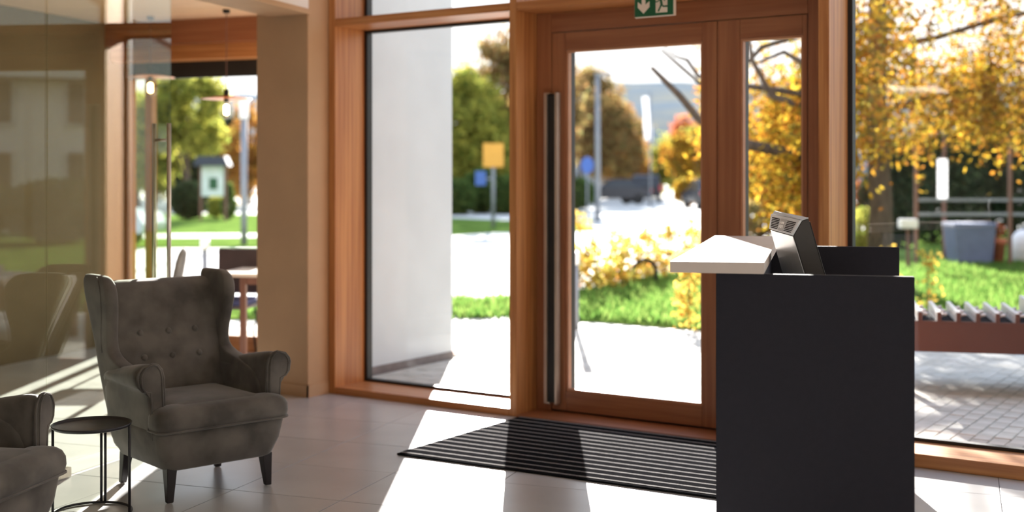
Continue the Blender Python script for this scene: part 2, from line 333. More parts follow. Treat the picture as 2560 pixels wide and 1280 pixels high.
# long door pull
hu0, hu1 = fu(1359, ND - 0.05), fu(1392, ND - 0.05)
hb = bx('pull_handle', 'handle', (hu0, hu0 + 0.022, ND - 0.05, ND - 0.002, 0.065, 2.07), d1, 0.002, label='full height steel edged door pull with black inlay')
bx('pull_edge', 'handle', (hu1 - 0.019, hu1, ND - 0.05, ND - 0.002, 0.065, 2.07), hb, 0.002); bx('black_inlay', 'black', (hu0 + 0.022, hu1 - 0.019, ND - 0.035, ND - 0.004, 0.075, 2.06), hb)
for z in (0.066, 2.06): bx('end_cap', 'steel', (hu0 + 0.022, hu0 + 0.042, ND - 0.048, ND - 0.004, z, z + 0.009), hb)
# cafe window (behind the partition)
w3 = empty('window_3', (CAF.x, CAF.y, 0), CROT, kind='structure'); IY = -0.33
bx('sill_panel', 'wood_h', (XL, -0.1, IY, -0.02, 0, 0.14), w3, 0.003)
um = f3(373, -0.09)
bx('mullion', 'wood_v', (um - 0.04, um + 0.035, -0.10, -0.02, 0.14, 2.577), w3, 0.003); bx('jamb', 'wood_v', (XL, XL + 0.05, -0.12, -0.02, 0.14, 2.577), w3, 0.003)
bx('head', 'wood_h', (XL, -0.1, IY, -0.02, 2.577, 2.71), w3, 0.003); bx('beam', 'door_h', (XL, -0.1, IY - 0.08, -0.02, 2.71, 2.92), w3, 0.003)
bx('pane', 'glass', (XL + 0.05, um - 0.04, -0.07, -0.058, 0.14, 2.577), w3); bx('pane', 'glass', (um + 0.035, -0.1, -0.07, -0.058, 0.14, 2.577), w3)
bx('roller_blind', 'black', (XL + 0.05, -0.1, -0.12, -0.095, 2.43, 2.577), w3)
S('wall_cafe', 'plaster', (-6.50, -5.864, 6.62, NG + 0.03, 0, 3.32))
# white outside wall of the porch
S('wall_outside', 'outwall', (-6.50, -6.15, NG + 0.03, 8.48, 0.055, 4.4)); S('trim_plinth', 'plinth', (-6.505, -6.142, NG + 0.03, 8.49, -0.02, 0.055))

# glass partition with its door
glassp = empty('partition_glass', (0, 0, 0), kind='structure')
def pane(t0, t1_, z0, z1, name, parent):
    return MB().loft([[part(t0, -0.006, z), part(t1_, -0.006, z), part(t1_, 0.006, z), part(t0, 0.006, z)] for z in (z0, z1)]).build(name, 'partglass', parent)
TD = (8.464 - 7.10)/0.94
pane(TD + 1.03, TD + 2.9, 0.006, 2.652, 'pane', glassp)
gd = pane(TD, TD + 1.02, 0.008, 2.645, 'door_2', None); gd['kind'] = 'structure'
hd = MB()
hs = []
for off in (-0.05, 0.05):
    hs.append(MB().tube([part(TD + 0.085, off, 0.62), part(TD + 0.085, off, 1.83)], 0.0125, 12).build('pull_bar', 'steel', gd, smooth=True))
for z in (0.72, 1.735): MB().tube([part(TD + 0.085, -0.05, z), part(TD + 0.085, 0.05, z)], 0.008, 10).build('pull_rung', 'steel', gd, smooth=True)
for z, n_ in ((0.0, 'patch_fitting'), (2.60, 'patch_fitting')):
    MB().loft([[part(TD + 0.86, -0.016, q), part(TD + 1.01, -0.016, q), part(TD + 1.01, 0.016, q), part(TD + 0.86, 0.016, q)] for q in (z + 0.004, z + 0.05)]).build(n_, 'steel', gd)

# ------------------------------------------------------------------ outdoors: ground
def poly(name, m, pts, z0, z1, kind='structure'):
    P = [cam(X, d) for X, d in pts]
    return MB().loft([[(p.x, p.y, z0) for p in P], [(p.x, p.y, z1) for p in P]]).build(name, m, kind=kind)
gb = bx('ground', 'asphalt', (-260, 260, 6.98, 620, -0.6, -0.03), kind='structure')
pav = bx('pavement', 'joint', (-9.5, 7.0, 6.98, 11.3, -0.029, -0.012), kind='structure')
pm = MB().box(-0.0485, 0.0485, -0.0985, 0.0985, -0.02, 0.0).build('paver', 'paver', pav, bevel=0.004); pme = pm.data
first = True; rest = MB(); cnt = 0
for i in range(-92, 69):
    for j in range(0, 21):
        u, n = (i + 0.5)*0.1, 7.10 + 0.2*j + (0.1 if i % 2 else 0.0)
        if n > 11.2: continue
        cq = Vector((u*CC + n*SS, -u*SS + n*CC)) - C0
        if cq.dot(t2) < 0.1 and u < -6.1: continue
        dz = random.uniform(-0.0025, 0.001)
        if -2.05 <= u <= -0.65 and n < 10.9 and cnt < 296:
            o = pm if first else pm.copy()
            if not first: COL.objects.link(o)
            first = False; o.location = (u, n, dz); cnt += 1
        else:
            rest.box(u - 0.0485, u + 0.0485, n - 0.0985, n + 0.0985, -0.02, dz)
rest.build('distant_pavers', 'paver', pav, kind='stuff')
lawn_near = [(-7, 13.7), (0.9, 13.25), (3, 11.75), (12, 6.4), (24, 14), (30, 34), (10, 36), (4.8, 23), (2.36, 19.2), (0.84, 16.2), (-0.3, 15.4), (-7, 15.4)]
poly('lawn_near', 'lawn', lawn_near, -0.03, -0.005)
lawn_far = [(-18, 27), (-5.2, 27.4), (-0.5, 35), (3.0, 36), (1.0, 43), (-6, 52), (-22, 52)]
poly('lawn_far', 'lawn', lawn_far, -0.03, -0.005)
poly('path', 'asphalt', [(-12, 31), (-4, 32.2), (-4, 34), (-12, 33.2)], -0.006, 0.0)
bedp = [(0.84, 16.2), (2.36, 19.2), (4.6, 23), (4.2, 24.2), (1.9, 20.4), (0.4, 17.0)]
poly('flower_bed', 'soil', bedp, -0.03, 0.02)
def inside(p, pg):
    r = np.zeros(len(p), bool); j = len(pg) - 1
    for i in range(len(pg)):
        xi, yi = pg[i]; xj, yj = pg[j]
        c = ((yi > p[:, 1]) != (yj > p[:, 1])) & (p[:, 0] < (xj - xi)*(p[:, 1] - yi)/(yj - yi + 1e-12) + xi); r ^= c; j = i
    return r
def to_world(X, d): return X*CC - d*SS, X*SS + d*CC
def raw_mesh(name, V, nper, mtl, parent=None, kind='stuff'):
    n = len(V)//nper; me = bpy.data.meshes.new(name)
    me.vertices.add(len(V)); me.vertices.foreach_set('co', V.astype(np.float32).ravel())
    me.loops.add(len(V)); me.loops.foreach_set('vertex_index', np.arange(len(V), dtype=np.int32))
    me.polygons.add(n); me.polygons.foreach_set('loop_start', (np.arange(n)*nper).astype(np.int32)); me.polygons.foreach_set('loop_total', np.full(n, nper, np.int32))
    me.update(calc_edges=True); me.materials.append(mtl); o = bpy.data.objects.new(name, me); COL.objects.link(o)
    if parent is not None: o.parent = parent
    if kind: o['kind'] = kind
    return o
p = np.stack([RNG.uniform(-3, 9, 90000), RNG.uniform(8.5, 22, 90000)], 1); p = p[inside(p, lawn_near)]
x, y = to_world(p[:, 0], p[:, 1]); ang = RNG.uniform(0, 2*PI, len(p)); h = RNG.uniform(0.05, 0.13, len(p)); wd = 0.018; ln = RNG.normal(0, 0.035, (len(p), 2))
V = np.empty((len(p), 3, 3)); V[:, 0] = np.stack([x - wd*np.cos(ang), y - wd*np.sin(ang), 0*x - 0.005], 1); V[:, 1] = np.stack([x + wd*np.cos(ang), y + wd*np.sin(ang), 0*x - 0.005], 1); V[:, 2] = np.stack([x + ln[:, 0], y + ln[:, 1], h], 1)
g = raw_mesh('grass', V.reshape(-1, 3), 3, M['blade']); tag(g, 'short sunlit green grass outside between the paving and the parking area', 'grass')

# ------------------------------------------------------------------ trees and shrubs
def leaves(C, size, flat=0.0):
    n = len(C); a = RNG.normal(size=(n, 3)); a /= np.linalg.norm(a, axis=1)[:, None]
    b = np.cross(a, RNG.normal(size=(n, 3))); b /= np.linalg.norm(b, axis=1)[:, None]
    s = size*RNG.uniform(0.6, 1.3, n)[:, None]
    V = np.empty((n, 4, 3)); V[:, 0] = C - a*s; V[:, 1] = C + b*s*0.55; V[:, 2] = C + a*s; V[:, 3] = C - b*s*0.55
    return V.reshape(-1, 3)
def blobs(spec, n, clump=0.0, drop=0.0, kc=60):
    W = np.array([(s[3]**2 if len(s) == 4 else s[3]*s[4])*(s[5] if len(s) > 5 else 1) for s in spec]); W = W/W.sum(); out = []
    for s, f in zip(spec, W):
        k = int(n*f); rx = s[3]; rz = s[4] if len(s) > 4 else s[3]
        kk = max(4, k//kc) if clump else k
        v = RNG.normal(size=(kk, 3)); v /= np.linalg.norm(v, axis=1)[:, None]; v *= (RNG.uniform(0.25, 1, kk)**0.5)[:, None]
        c = v*np.array([rx, rx, rz]) + np.array(s[:3])
        if clump: c = np.repeat(c, kc, 0) + RNG.normal(size=(kk*kc, 3))*np.array([clump, clump, clump + drop]) - np.array([0, 0, drop])
        out.append(c)
    return np.concatenate(out)
def tree(name, label, X, d, h, spec, lm, n, leafsize, trunk=0.14, branches=6, cat='tree', group=None, clump=0.0, drop=0.0, kc=60, seed=0):
    base = cam(X, d); t = thing(name, label, cat, (base.x, base.y, -0.03), YAW, group)     # local axes = right / away
    rnd = random.Random(seed + int(X*10) + int(d)); tops = MB()
    pts = [(rnd.uniform(-0.05, 0.05)*k*h*0.05, rnd.uniform(-0.05, 0.05)*k*h*0.05, h*k/6*0.9) for k in range(7)]; pts[0] = (0, 0, 0)
    tops.tube(pts, [trunk*(1 - 0.13*k) for k in range(7)], 8)
    if branches: tops.build('trunk', 'bark', t, smooth=True)
    for b in range(branches):
        s = spec[b % len(spec)]; k = 1 + b % 5; p0 = Vector(pts[k]); p1 = Vector((s[0] + rnd.uniform(-.5, .5)*s[3], s[1] + rnd.uniform(-.5, .5)*s[3], max(s[2] + rnd.uniform(-.2, .5)*s[3], p0.z)))
        mid = (p0 + p1)/2 + Vector((rnd.uniform(-.1, .1), rnd.uniform(-.1, .1), 0.12))*(p1 - p0).length
        MB().tube([p0, mid, p1], [trunk*0.45, trunk*0.28, trunk*0.08], 6).build('branch', 'bark', t, smooth=True)
    raw_mesh('foliage', leaves(blobs(spec, n, clump, drop, kc), leafsize), 4, lm, t)
    return t
# the big golden tree right of the door
t = thing('golden_tree', 'big golden larch-like tree outside the right window, trunk behind hanging yellow foliage', 'tree', cam(5.05, 17.0, -0.03), YAW)
MB().tube([(0, 0, 0), (0.03, 0, 1.2), (-0.04, 0.02, 2.6), (0.0, 0, 4.2), (0.08, 0, 6.0), (0.0, 0, 8.6)], [0.20, 0.16, 0.15, 0.13, 0.1, 0.04], 10).build('trunk', 'bark', t, smooth=True)
for pth, r in (([(0, 0, 2.45), (0.5, -0.2, 2.62), (1.1, -0.4, 2.72), (1.7, -0.5, 3.1), (2.4, -0.6, 3.05)], 0.045), ([(0, 0, 3.35), (0.7, -.2, 3.45), (1.5, -.3, 3.7), (2.5, -.4, 3.9)], 0.05),
              ([(0, 0, 3.6), (-1.0, -.8, 3.5), (-1.9, -1.4, 3.2), (-2.55, -1.8, 2.55), (-3.0, -2.0, 2.9), (-3.25, -2.1, 3.1)], 0.05), ([(0, 0, 2.1), (-.5, -.1, 2.0), (-1.0, -.3, 1.75)], 0.03),
              ([(0, 0, 4.4), (1.3, .2, 4.9), (2.6, .3, 5.0)], 0.05), ([(0, 0, 4.8), (-1.3, .2, 5.2), (-2.6, .2, 5.2)], 0.05), ([(0, 0, 5.5), (.4, -1.4, 6), (.6, -2.2, 6.2)], 0.04), ([(0, 0, 5.2), (-.5, 1.4, 5.8), (-.8, 2.4, 5.9)], 0.04)):
    MB().tube(pth, [r*(1 - 0.14*k) for k in range(len(pth))], 7).build('branch', 'bark', t, smooth=True)
spec = [(0.2, 0, 2.75, 2.0, 0.5, 1.5), (1.9, -0.3, 2.85, 1.6, 0.5, 1.5), (-1.6, 0.3, 2.5, 0.9, 0.8, 1.2), (-0.2, 0, 3.8, 2.6, 0.6, .35), (2.6, 0, 3.9, 1.2, 0.9, .6), (0.3, 0.2, 5.4, 2.4, 1.3, .7), (0.1, 0, 7.4, 1.3, 1.3, .7), (3.4, 0.6, 3.2, 1.2, 0.8), (-1.0, 0.4, 1.9, 0.6, 0.55), (-1.9, 0, 4.8, 1.4, 0.8, .6)]
raw_mesh('foliage', leaves(blobs(spec, 50000, 0.07, 0.2, 60), 0.041), 4, L['gold'], t)
# bare branch that reaches over the parking in front of the door (its own small tree just out of the glass)
t = thing('bare_branched_tree', 'half bare tree with a thick leaning limb above the parking, behind the side light', 'tree', cam(3.7, 14.5, -0.03), YAW)
MB().tube([(0, 0, 0), (0.03, 0, 1.0), (-0.05, 0, 1.9), (0.02, 0, 3.0), (0, 0, 4.6)], [0.13, 0.11, 0.10, 0.08, 0.04], 9).build('trunk', 'bark', t, smooth=True)
o_ = cam(3.7, 14.5)
def lp(x, y, d=14.5):   # pixel -> local coordinates of that tree
    X = (x - CX)/F*d; return (X - 3.7, d - 14.5, EYE - (y - CY)/F*d + 0.03)
MB().tube([(0, 0, 1.75), lp(1790, 345), lp(1742, 292), lp(1700, 240), lp(1660, 200), lp(1628, 168)], [0.075, 0.055, 0.045, 0.04, 0.033, 0.024], 8).build('branch', 'bark', t, smooth=True)
MB().tube([(0, 0, 2.5), lp(1790, 205), lp(1745, 190), lp(1718, 150), lp(1690, 142), lp(1655, 112)], [0.045, 0.03, 0.026, 0.022, 0.014, 0.008], 7).build('branch', 'bark', t, smooth=True)
MB().tube([(0, 0, 2.3), lp(1930, 240), lp(1880, 150), lp(1868, 60)], [0.05, 0.04, 0.03, 0.02], 7).build('branch', 'bark', t, smooth=True)
MB().tube([(0, 0, 2.7), lp(2010, 160), lp(1960, 130), lp(1900, 155)], [0.05, 0.04, 0.03, 0.02], 7).build('branch', 'bark', t, smooth=True)
raw_mesh('foliage', leaves(blobs([(0.1, 0, 2.3, 0.75, 0.55), (-0.4, 0.1, 1.5, 0.4, 0.45), (0.4, 0, 3.2, 0.7, 0.5)], 4600, 0.09, 0.14, 50), 0.05), 4, L['gold'], t)
# trees beyond the parking
G = 'trees beyond the parking'
def px(x, d): return (x - CX)/F*d
tree('ash_tree', 'yellow green tree left of the bus stop sign', px(1150, 62), 62, 6.5, [(0, 0, 4.4, 2.2, 2.5), (-1.2, 0, 2.6, 2.0, 1.9), (1.4, .3, 2.6, 2.0, 2.0)], L['ygreen'], 12000, 0.17, group=G, clump=.3)
tree('russet_tree', 'tall russet tree behind the yellow bus stop sign', px(1262, 66), 66, 9.0, [(.2, 0, 5.9, 2.6, 3.2), (.8, 0, 3.0, 2.8, 2.5), (-1.7, 0, 4.0, 1.6, 2.6), (2.5, 0, 5, 2, 3)], L['brown'], 17000, 0.18, group=G, clump=.3)
tree('russet_tree', 'brown tree seen at the left edge of the door glass', px(1452, 88), 88, 9.2, [(0, 0, 6.3, 3.1, 3.4), (2.1, 0, 4.4, 2.6, 3.0), (-2.4, 0, 4.2, 2.3, 2.8)], L['brown'], 14000, 0.18, group=G, clump=.3)
tree('orange_tree', 'orange leaved tree behind the grey lamp mast in the door glass', px(1528, 96), 96, 7.0, [(0, 0, 4.6, 2.5, 3.0), (1.0, 0, 2.4, 2.2, 2.0)], L['orange'], 10000, 0.2, group=G, clump=.3)
tree('yellow_tree', 'yellow green slope tree right of the parked cars', px(1690, 99), 99, 5.2, [(0, 0, 2.6, 2.4, 2.0), (2.2, 0, 3.4, 2.2, 2.0), (-2.2, 0, 1.4, 1.5, 1.2), (4.4, 0, 3.6, 2, 2), (-3.6, 0, 1.6, 1.6, 1.4)], L['ygreen'], 13000, 0.2, group=G, clump=.3)
tree('red_tree', 'reddish tree at the right edge of the door glass', px(1735, 105), 105, 7.0, [(0, 0, 5.2, 2.2, 1.4), (2, 0, 4.4, 2.0, 2.0)], L['red'], 6000, 0.22, group=G, clump=.3)
tree('orange_tree', 'golden tree below the bare limb, far behind the cars', px(1700, 88), 88, 5.0, [(.6, 0, 3.0, 2.0, 1.3), (2.4, 0, 3.2, 1.4, 1.6)], L['gold'], 4200, 0.2, group=G, clump=.3)
tree('round_orange_bush', 'round orange bush right of the parked dark car', px(1722, 66), 66, 1.5, [(0, 0, 0.85, 0.85, 0.75)], L['gold'], 1500, 0.12, 0.05, 2, 'bush')
tree('dark_bush', 'dark green bush at the foot of the tree left of the parked cars', px(1440, 60), 60, 1.6, [(0, 0, 0.8, 1.0, 0.8)], L['green'], 1500, 0.12, 0.05, 2, 'bush')
for k, (x_, d_, h_, lab) in enumerate(((1140, 52, 1.0, 'dark hedge bush beside the white outside wall'), (1205, 54, 1.3, 'dark hedge bush below the blue bus stop plate'), (1262, 53, 1.1, 'dark hedge bush right of the bus stop pole'))):
    tree('hedge_bush', lab, px(x_, d_), d_, h_*1.6, [(0, 0, h_*0.75, 0.95, h_*0.8)], L['green'], 2200, 0.12, 0.05, 2, 'bush', 'hedge bushes behind the bus stop')
tree('yellow_sidelight_tree', 'yellow tree filling the narrow side light', px(1935, 34), 34, 4.4, [(0, 0, 2.3, 0.95, 1.2), (.7, 0, 1.3, .8, .8), (-.7, 0, 1.4, .6, .7)], L['gold'], 6000, 0.1, 0.09, 4, group=G, clump=.2)
tree('russet_shrub', 'russet shrub low in the narrow side light', px(1900, 30), 30, 1.4, [(0, 0, 0.55, 0.7, 0.5), (1.1, 0, .6, .7, .5)], L['brown'], 2500, 0.08, 0.05, 2, 'bush')
# cafe view
tree('yellow_green_tree', 'yellow green maple beyond the lawn, seen through the cafe window', px(470, 58), 58, 7.0, [(0, 0, 5.0, 1.7, 1.7), (-1.8, 0, 4.2, 1.7, 1.8), (.7, 0, 3.4, 1.0, 1.0), (-2.6, 0, 2.6, 1.3, 1.4)], L['ygreen'], 9000, 0.17, group='trees beyond the lawn', clump=.25)
tree('dark_conifer', 'dark conifer behind the notice board', px(560, 74), 74, 6.0, [(0, 0, 2.0, 1.8, 2.0), (0, 0, 4.2, 1.0, 1.6), (-3.0, 0, 2.0, 1.9, 2.2)], L['dark'], 7000, 0.17, group='trees beyond the lawn', clump=.25)
tree('orange_tree', 'orange brown tree behind the white lantern post', px(625, 70), 70, 5.6, [(0, 0, 3.9, 1.4, 1.6), (-.6, 0, 2.0, 1.6, 1.6), (1.4, 0, 2.6, 1.3, 1.8)], L['orange'], 5000, 0.17, group='trees beyond the lawn', clump=.25)
tree('pale_tree', 'yellow green tree left of the cafe mullion, behind the parked pale car', px(345, 60), 60, 6.6, [(0, 0, 4.0, 1.6, 2.0), (-1.5, 0, 3, 1.6, 2), (.9, 0, 2.2, 1.2, 1.4)], L['ygreen'], 6000, 0.17, group='trees beyond the lawn', clump=.25)
tree('grey_green_tree', 'grey green tree between the maple and the conifer', px(520, 90), 90, 6.4, [(0, 0, 3.2, 2.2, 2.8), (-4, 0, 3.0, 2.4, 2.6)], L['brown'], 6000, 0.2, group='trees beyond the lawn', clump=.3)
tree('round_bush', 'round dark green bush on the lawn left of the notice board', px(472, 45), 45, 1.9, [(0, 0, 0.75, 0.72, 0.72)], L['dark'], 3500, 0.07, 0.05, 2, 'bush')
tree('cone_bush', 'small cone shaped green bush right of the notice board', px(572, 46), 46, 1.5, [(0, 0, 0.5, 0.32, 0.5), (0, 0, 1.0, 0.2, 0.4)], L['green'], 1800, 0.06, 0.04, 2, 'bush')
tree('flower_bush', 'light green bush between the round bush and the cone bush', px(540, 47), 47, 1.1, [(0, 0, 0.45, 0.42, 0.4)], L['ygreen'], 1500, 0.06, 0.04, 2, 'bush')
# yellow hedge in front of the parking, and saplings
hb_ = [(1452, 720, 1.05), (1490, 728, 0.75), (1530, 716, 0.8), (1572, 708, 0.72), (1620, 700, 0.78), (1668, 690, 0.85), (1712, 680, 0.8), (1752, 672, 0.9)]
for k, (x_, y_, h_) in enumerate(hb_):
    d_ = F*EYE/(y_ - CY)
    lab = ('tall yellow hedge shrub at the left edge of the door glass', 'second hedge shrub from the left, orange at its foot', 'third yellow hedge shrub from the left in the door glass', 'yellow hedge shrub just left of the black hoop', 'yellow hedge shrub just right of the black hoop', 'yellow hedge shrub left of the counter ledge', 'yellow hedge shrub behind the tip of the counter ledge', 'yellow hedge shrub next to the right stile of the door')[k]
    tree('hedge_shrub', lab, px(x_, d_), d_, h_*1.15, [(0, 0, h_*0.55, 0.26, h_*0.5), (0.1, 0, h_*0.25, 0.24, h_*0.25)], L['hedge'], 420, 0.045, 0.016, 3, 'shrub', 'yellow shrubs of the hedge along the bed', clump=0.05, kc=10)
for (x_, y_, h_, n_, lab) in ((1722, 822, 0.75, 420, 'yellow leaved sapling at the lawn edge behind the counter ledge'), (2318, 800, 0.82, 150, 'thin yellow leaved sapling outside right of the counter'), (2210, 760, 0.72, 120, 'low yellow leaved twig behind the rear end of the counter')):
    d_ = F*EYE/(y_ - CY)
    tree('yellow_sapling', lab, px(x_, d_), d_, h_*1.1, [(0, 0, h_*0.5, 0.13, h_*0.5), (0.02, 0, h_*0.85, 0.12, h_*0.18)], L['hedge'], n_, 0.032, 0.01, 3, 'sapling', clump=0.035, kc=8)
# dark evergreens behind the reflection frame
for k, (x_, d_, s_, lab) in enumerate(((2235, 27, 1.0, 'dark evergreen shrub left of the reflection frame'), (2330, 29, 1.25, 'dark evergreen shrub behind the left post of the reflection frame'), (2430, 30, 1.35, 'dark evergreen shrub behind the blue grey box'), (2535, 30, 1.4, 'dark evergreen shrub behind the white rounded form'), (2640, 31, 1.5, 'dark evergreen shrub at the right edge of the garden'))):
    tree('evergreen_shrub', lab, px(x_, d_), d_, 2.4*s_, [(0, 0, 1.0*s_, 0.8*s_, 1.0*s_), (.3, 0, 1.9*s_, .6*s_, .55*s_)], L['dark'], 6000, 0.075, 0.08, 3, 'shrub', 'dark evergreens in the garden')
tree('flowering_shrub', 'pale leafy shrub at the left edge of the right window', px(2165, 24), 24, 1.2, [(0, 0, 0.5, 0.42, 0.5)], L['ygreen'], 1200, 0.05, 0.04, 2, 'shrub')
tree('rust_shrub', 'rust red shrub at the left edge of the right window', px(2150, 30), 30, 1.7, [(0, 0, 1.0, 0.4, 0.5)], L['red'], 900, 0.06, 0.04, 2, 'shrub')
# hill
V = []; hm = MB(); rings = []
for i in range(60):
    a = -1.15 + 2.3*i/59; rowp = []
    for j in range(10):
        r = 260 + j*34; hgt = (j/9)**0.7*(37 + 9/(1 + math.exp(-(a + 0.0)*60)) + 2*math.sin(a*23 + 1) + 1.0*math.sin(a*57))
        p_ = cam(r*math.sin(a), r*math.cos(a)); rowp.append((p_.x, p_.y, hgt - 0.5 + (random.uniform(-1.0, 1.2) if j > 2 else 0)))
    rings.append(rowp)
hm.loft(rings, cap=False, closed=False).build('hills', 'hill', kind='structure', smooth=True)

# ------------------------------------------------------------------ outdoor things
t = thing('bus_stop_sign', 'yellow bus stop sign on a grey pole with a blue plate, left of the door', 'sign', cam(px(1233, 38), 38, -0.03), YAW)
MB().tube([(0, 0, 0), (0, 0, 2.6)], 0.055, 10).build('pole', 'greypost', t, smooth=True)
bx('yellow_panel', 'yellow', (-0.31, 0.32, -0.08, -0.03, 1.88, 2.62), t, 0.01); bx('blue_plate', 'blue', (-0.55, -0.22, -0.06, -0.03, 1.32, 1.76), t, 0.01); bx('bracket', 'greypost', (-0.3, 0, -0.03, 0.0, 1.5, 1.56), t)
t = thing('lamp_mast', 'slim grey lamp mast left of the parked cars in the door glass', 'lamp post', cam(px(1494, 44), 44, -0.03), YAW)
MB().tube([(0, 0, 0), (0, 0, 5.2)], [0.10, 0.075], 10).build('pole', 'greypost', t, smooth=True); bx('lamp_head', 'greypost', (-0.12, 0.5, -0.08, 0.08, 5.2, 5.3), t, 0.02)
t = thing('blue_road_sign', 'round blue road sign on a thin pole left of the grey lamp mast', 'sign', cam(px(1468, 48), 48, -0.03), YAW)
MB().tube([(0, 0, 0), (0, 0, 2.2)], 0.03, 8).build('pole', 'greypost', t, smooth=True)
MB().loft([[(0.25*math.cos(q*PI/10), yv, 2.05 + 0.33*math.sin(q*PI/10)) for q in range(20)] for yv in (-0.06, -0.03)]).build('disc', 'blue', t)
t = thing('flag', 'white flag hanging from a mast in the middle of the door glass', 'flag', cam(px(1626, 64), 64, -0.03), YAW)
MB().tube([(0, 0, 0), (0, 0, 6.0)], 0.05, 8).build('pole', 'greypost', t, smooth=True)
MB().loft([[(-0.42, -0.02, 5.75), (-0.12, 0.02, 5.75), (-0.12, 0.05, 5.75), (-0.42, 0.01, 5.75)], [(-0.34, -0.04, 4.8), (-0.06, 0.02, 4.8), (-0.06, 0.05, 4.8), (-0.34, -0.01, 4.8)], [(-0.36, -0.03, 4.3), (0.08, 0.05, 4.3), (0.08, 0.08, 4.3), (-0.36, 0.0, 4.3)], [(-0.28, 0, 3.55), (0.10, 0.03, 3.45), (0.10, 0.06, 3.45), (-0.28, 0.03, 3.55)]]).build('cloth', 'flag', t, smooth=True)
t = thing('hoop_stand', 'black hoop cycle stand among the yellow shrubs of the hedge', 'bike stand', cam(px(1612, 17.6), 17.6, -0.03), YAW)
MB().tube([(-0.16, 0, 0), (-0.16, 0, 0.22)] + [(-0.16*math.cos(q*PI/10), 0, 0.22 + 0.16*math.sin(q*PI/10)) for q in range(1, 10)] + [(0.16, 0, 0.22), (0.16, 0, 0)], 0.03, 8).build('hoop', 'tyre', t, smooth=True)
t = thing('lantern_post', 'grey lamp post with a white cylindrical lantern, right in the cafe window', 'lamp post', cam(px(610, 28.2), 28.2, -0.03), YAW)
MB().tube([(0, 0, 0), (0, 0, 2.9)], 0.075, 12).build('pole', 'greypost', t, smooth=True); MB().lathe([(0.02, 2.9), (0.11, 2.91), (0.11, 3.3), (0.09, 3.33)], 16).build('lantern', 'lantern', t, smooth=True)
t = thing('bollard_light', 'low grey bollard light with a white top on the terrace outside the cafe', 'bollard', cam(px(512, 14), 14, -0.03), YAW)
MB().tube([(0, 0, 0), (0, 0, 0.74)], 0.034, 12).build('post', 'greypost', t, smooth=True); MB().lathe([(0.03, 0.74), (0.055, 0.745), (0.055, 0.84), (0.04, 0.855)], 14).build('lamp_head', 'lantern', t, smooth=True)
t = thing('bollard_light', 'low grey bollard light with a white top at the left edge of the door glass', 'bollard', cam(px(1440, 12.4), 12.4, -0.03), YAW)
MB().tube([(0, 0, 0), (0, 0, 0.68)], 0.03, 12).build('post', 'greypost', t, smooth=True); MB().lathe([(0.03, 0.68), (0.04, 0.685), (0.04, 0.80), (0.03, 0.81)], 14).build('lamp_head', 'lantern', t, smooth=True)
t = thing('notice_board', 'white notice board under a small dark gabled roof beyond the lawn', 'notice board', cam(px(531, 44), 44, -0.03), YAW)
for s in (-0.46, 0.42): bx('post', 'brownwood', (s, s + 0.09, -0.05, 0.05, 0, 2.05), t, 0.01)
bx('board', 'poster', (-0.38, 0.42, -0.06, 0.02, 0.9, 2.0), t, 0.01)
MB().prism([(-0.62, 1.98), (-0.5, 2.32), (0.5, 2.32), (0.64, 1.98)], -0.3, 0.3).build('roof', 'roofdark', t)
bx('poster_sheet', 'green', (-0.1, 0.2, -0.075, -0.062, 1.15, 1.55), t)
def car(label, X, d, rot, paint, L_=4.4, Wd=1.8, Hh=1.5, suv=False, group=None):
    c = cam(X, d, -0.03); t = thing('parked_car', label, 'car', c, rot + YAW, group); l, wd = L_/2, Wd/2
    if suv: prof = [(-l, .35), (-l, 1.0), (-l + .12, Hh - .12), (-l + .35, Hh), (l*0.15, Hh), (l*.48, 1.02), (l*.96, .88), (l, .6), (l*.98, .35)]; gl = [(-l + .18, 1.02), (-l + .34, Hh - .12), (l*.12, Hh - .12), (l*.40, 1.02)]
    else: prof = [(-l, .35), (-l, .85), (-l*.72, .98), (-l*.42, Hh), (l*.12, Hh), (l*.48, .95), (l*.95, .78), (l, .55), (l*.98, .35)]; gl = [(-l*.62, .98), (-l*.38, Hh - .1), (l*.1, Hh - .1), (l*.40, .96)]
    bd = MB().loft([[(x_, yv*(0.8 if z_ > 1.1 else 1), z_) for x_, z_ in prof] for yv in (-wd, -wd*0.97, wd*0.97, wd)]).build('body', paint, t, bevel=0.03)
    for s in (-1, 1):
        MB().loft([[(x_, s*(wd*(0.87 if z_ > 1.1 else 1) + o), z_) for x_, z_ in gl] for o in (-0.05, 0.012)]).build('side_window', 'carglass', t)
        for wx in (-l*.62, l*.62):
            MB().loft([[(wx + .31*math.cos(q*PI/8), s*(wd + o), .31 + .31*math.sin(q*PI/8)) for q in range(16)] for o in (-.2, .02)]).build('wheel', 'tyre', t)
        bx('tail_lamp', 'tail', (-l - .02, -l + .1, s*wd*.97 - .09, s*wd*.97 + .09, .72, 1.12 if suv else .9), t, 0.01)
    if suv: MB().loft([[(-l + .0 + o, -wd*.78, 1.02), (-l + .0 + o, wd*.78, 1.02), (-l + .19 + o, wd*.66, Hh - .14), (-l + .19 + o, -wd*.66, Hh - .14)] for o in (-.03, .02)]).build('rear_window', 'carglass', t)
    else: MB().loft([[(l*.5 + o, -wd*.85, .97), (l*.5 + o, wd*.85, .97), (l*.15 + o, wd*.72, Hh - .03), (l*.15 + o, -wd*.72, Hh - .03)] for o in (-.03, .03)]).build('windscreen', 'carglass', t)
    return t
car('dark car parked side on, left of the two cars in the door glass', px(1528, 73), 73, math.radians(200), 'cardark')
car('dark tall car parked tail towards us, right of the two in the door glass', px(1614, 80), 80, math.radians(84), 'cardark', 4.5, 1.95, 1.75, True)
car('pale blue car parked on the terrace road, at the left through the glass', px(365, 27) - 2.1, 27.5, math.radians(0), 'carpale', 4.3, 1.8, 1.45)
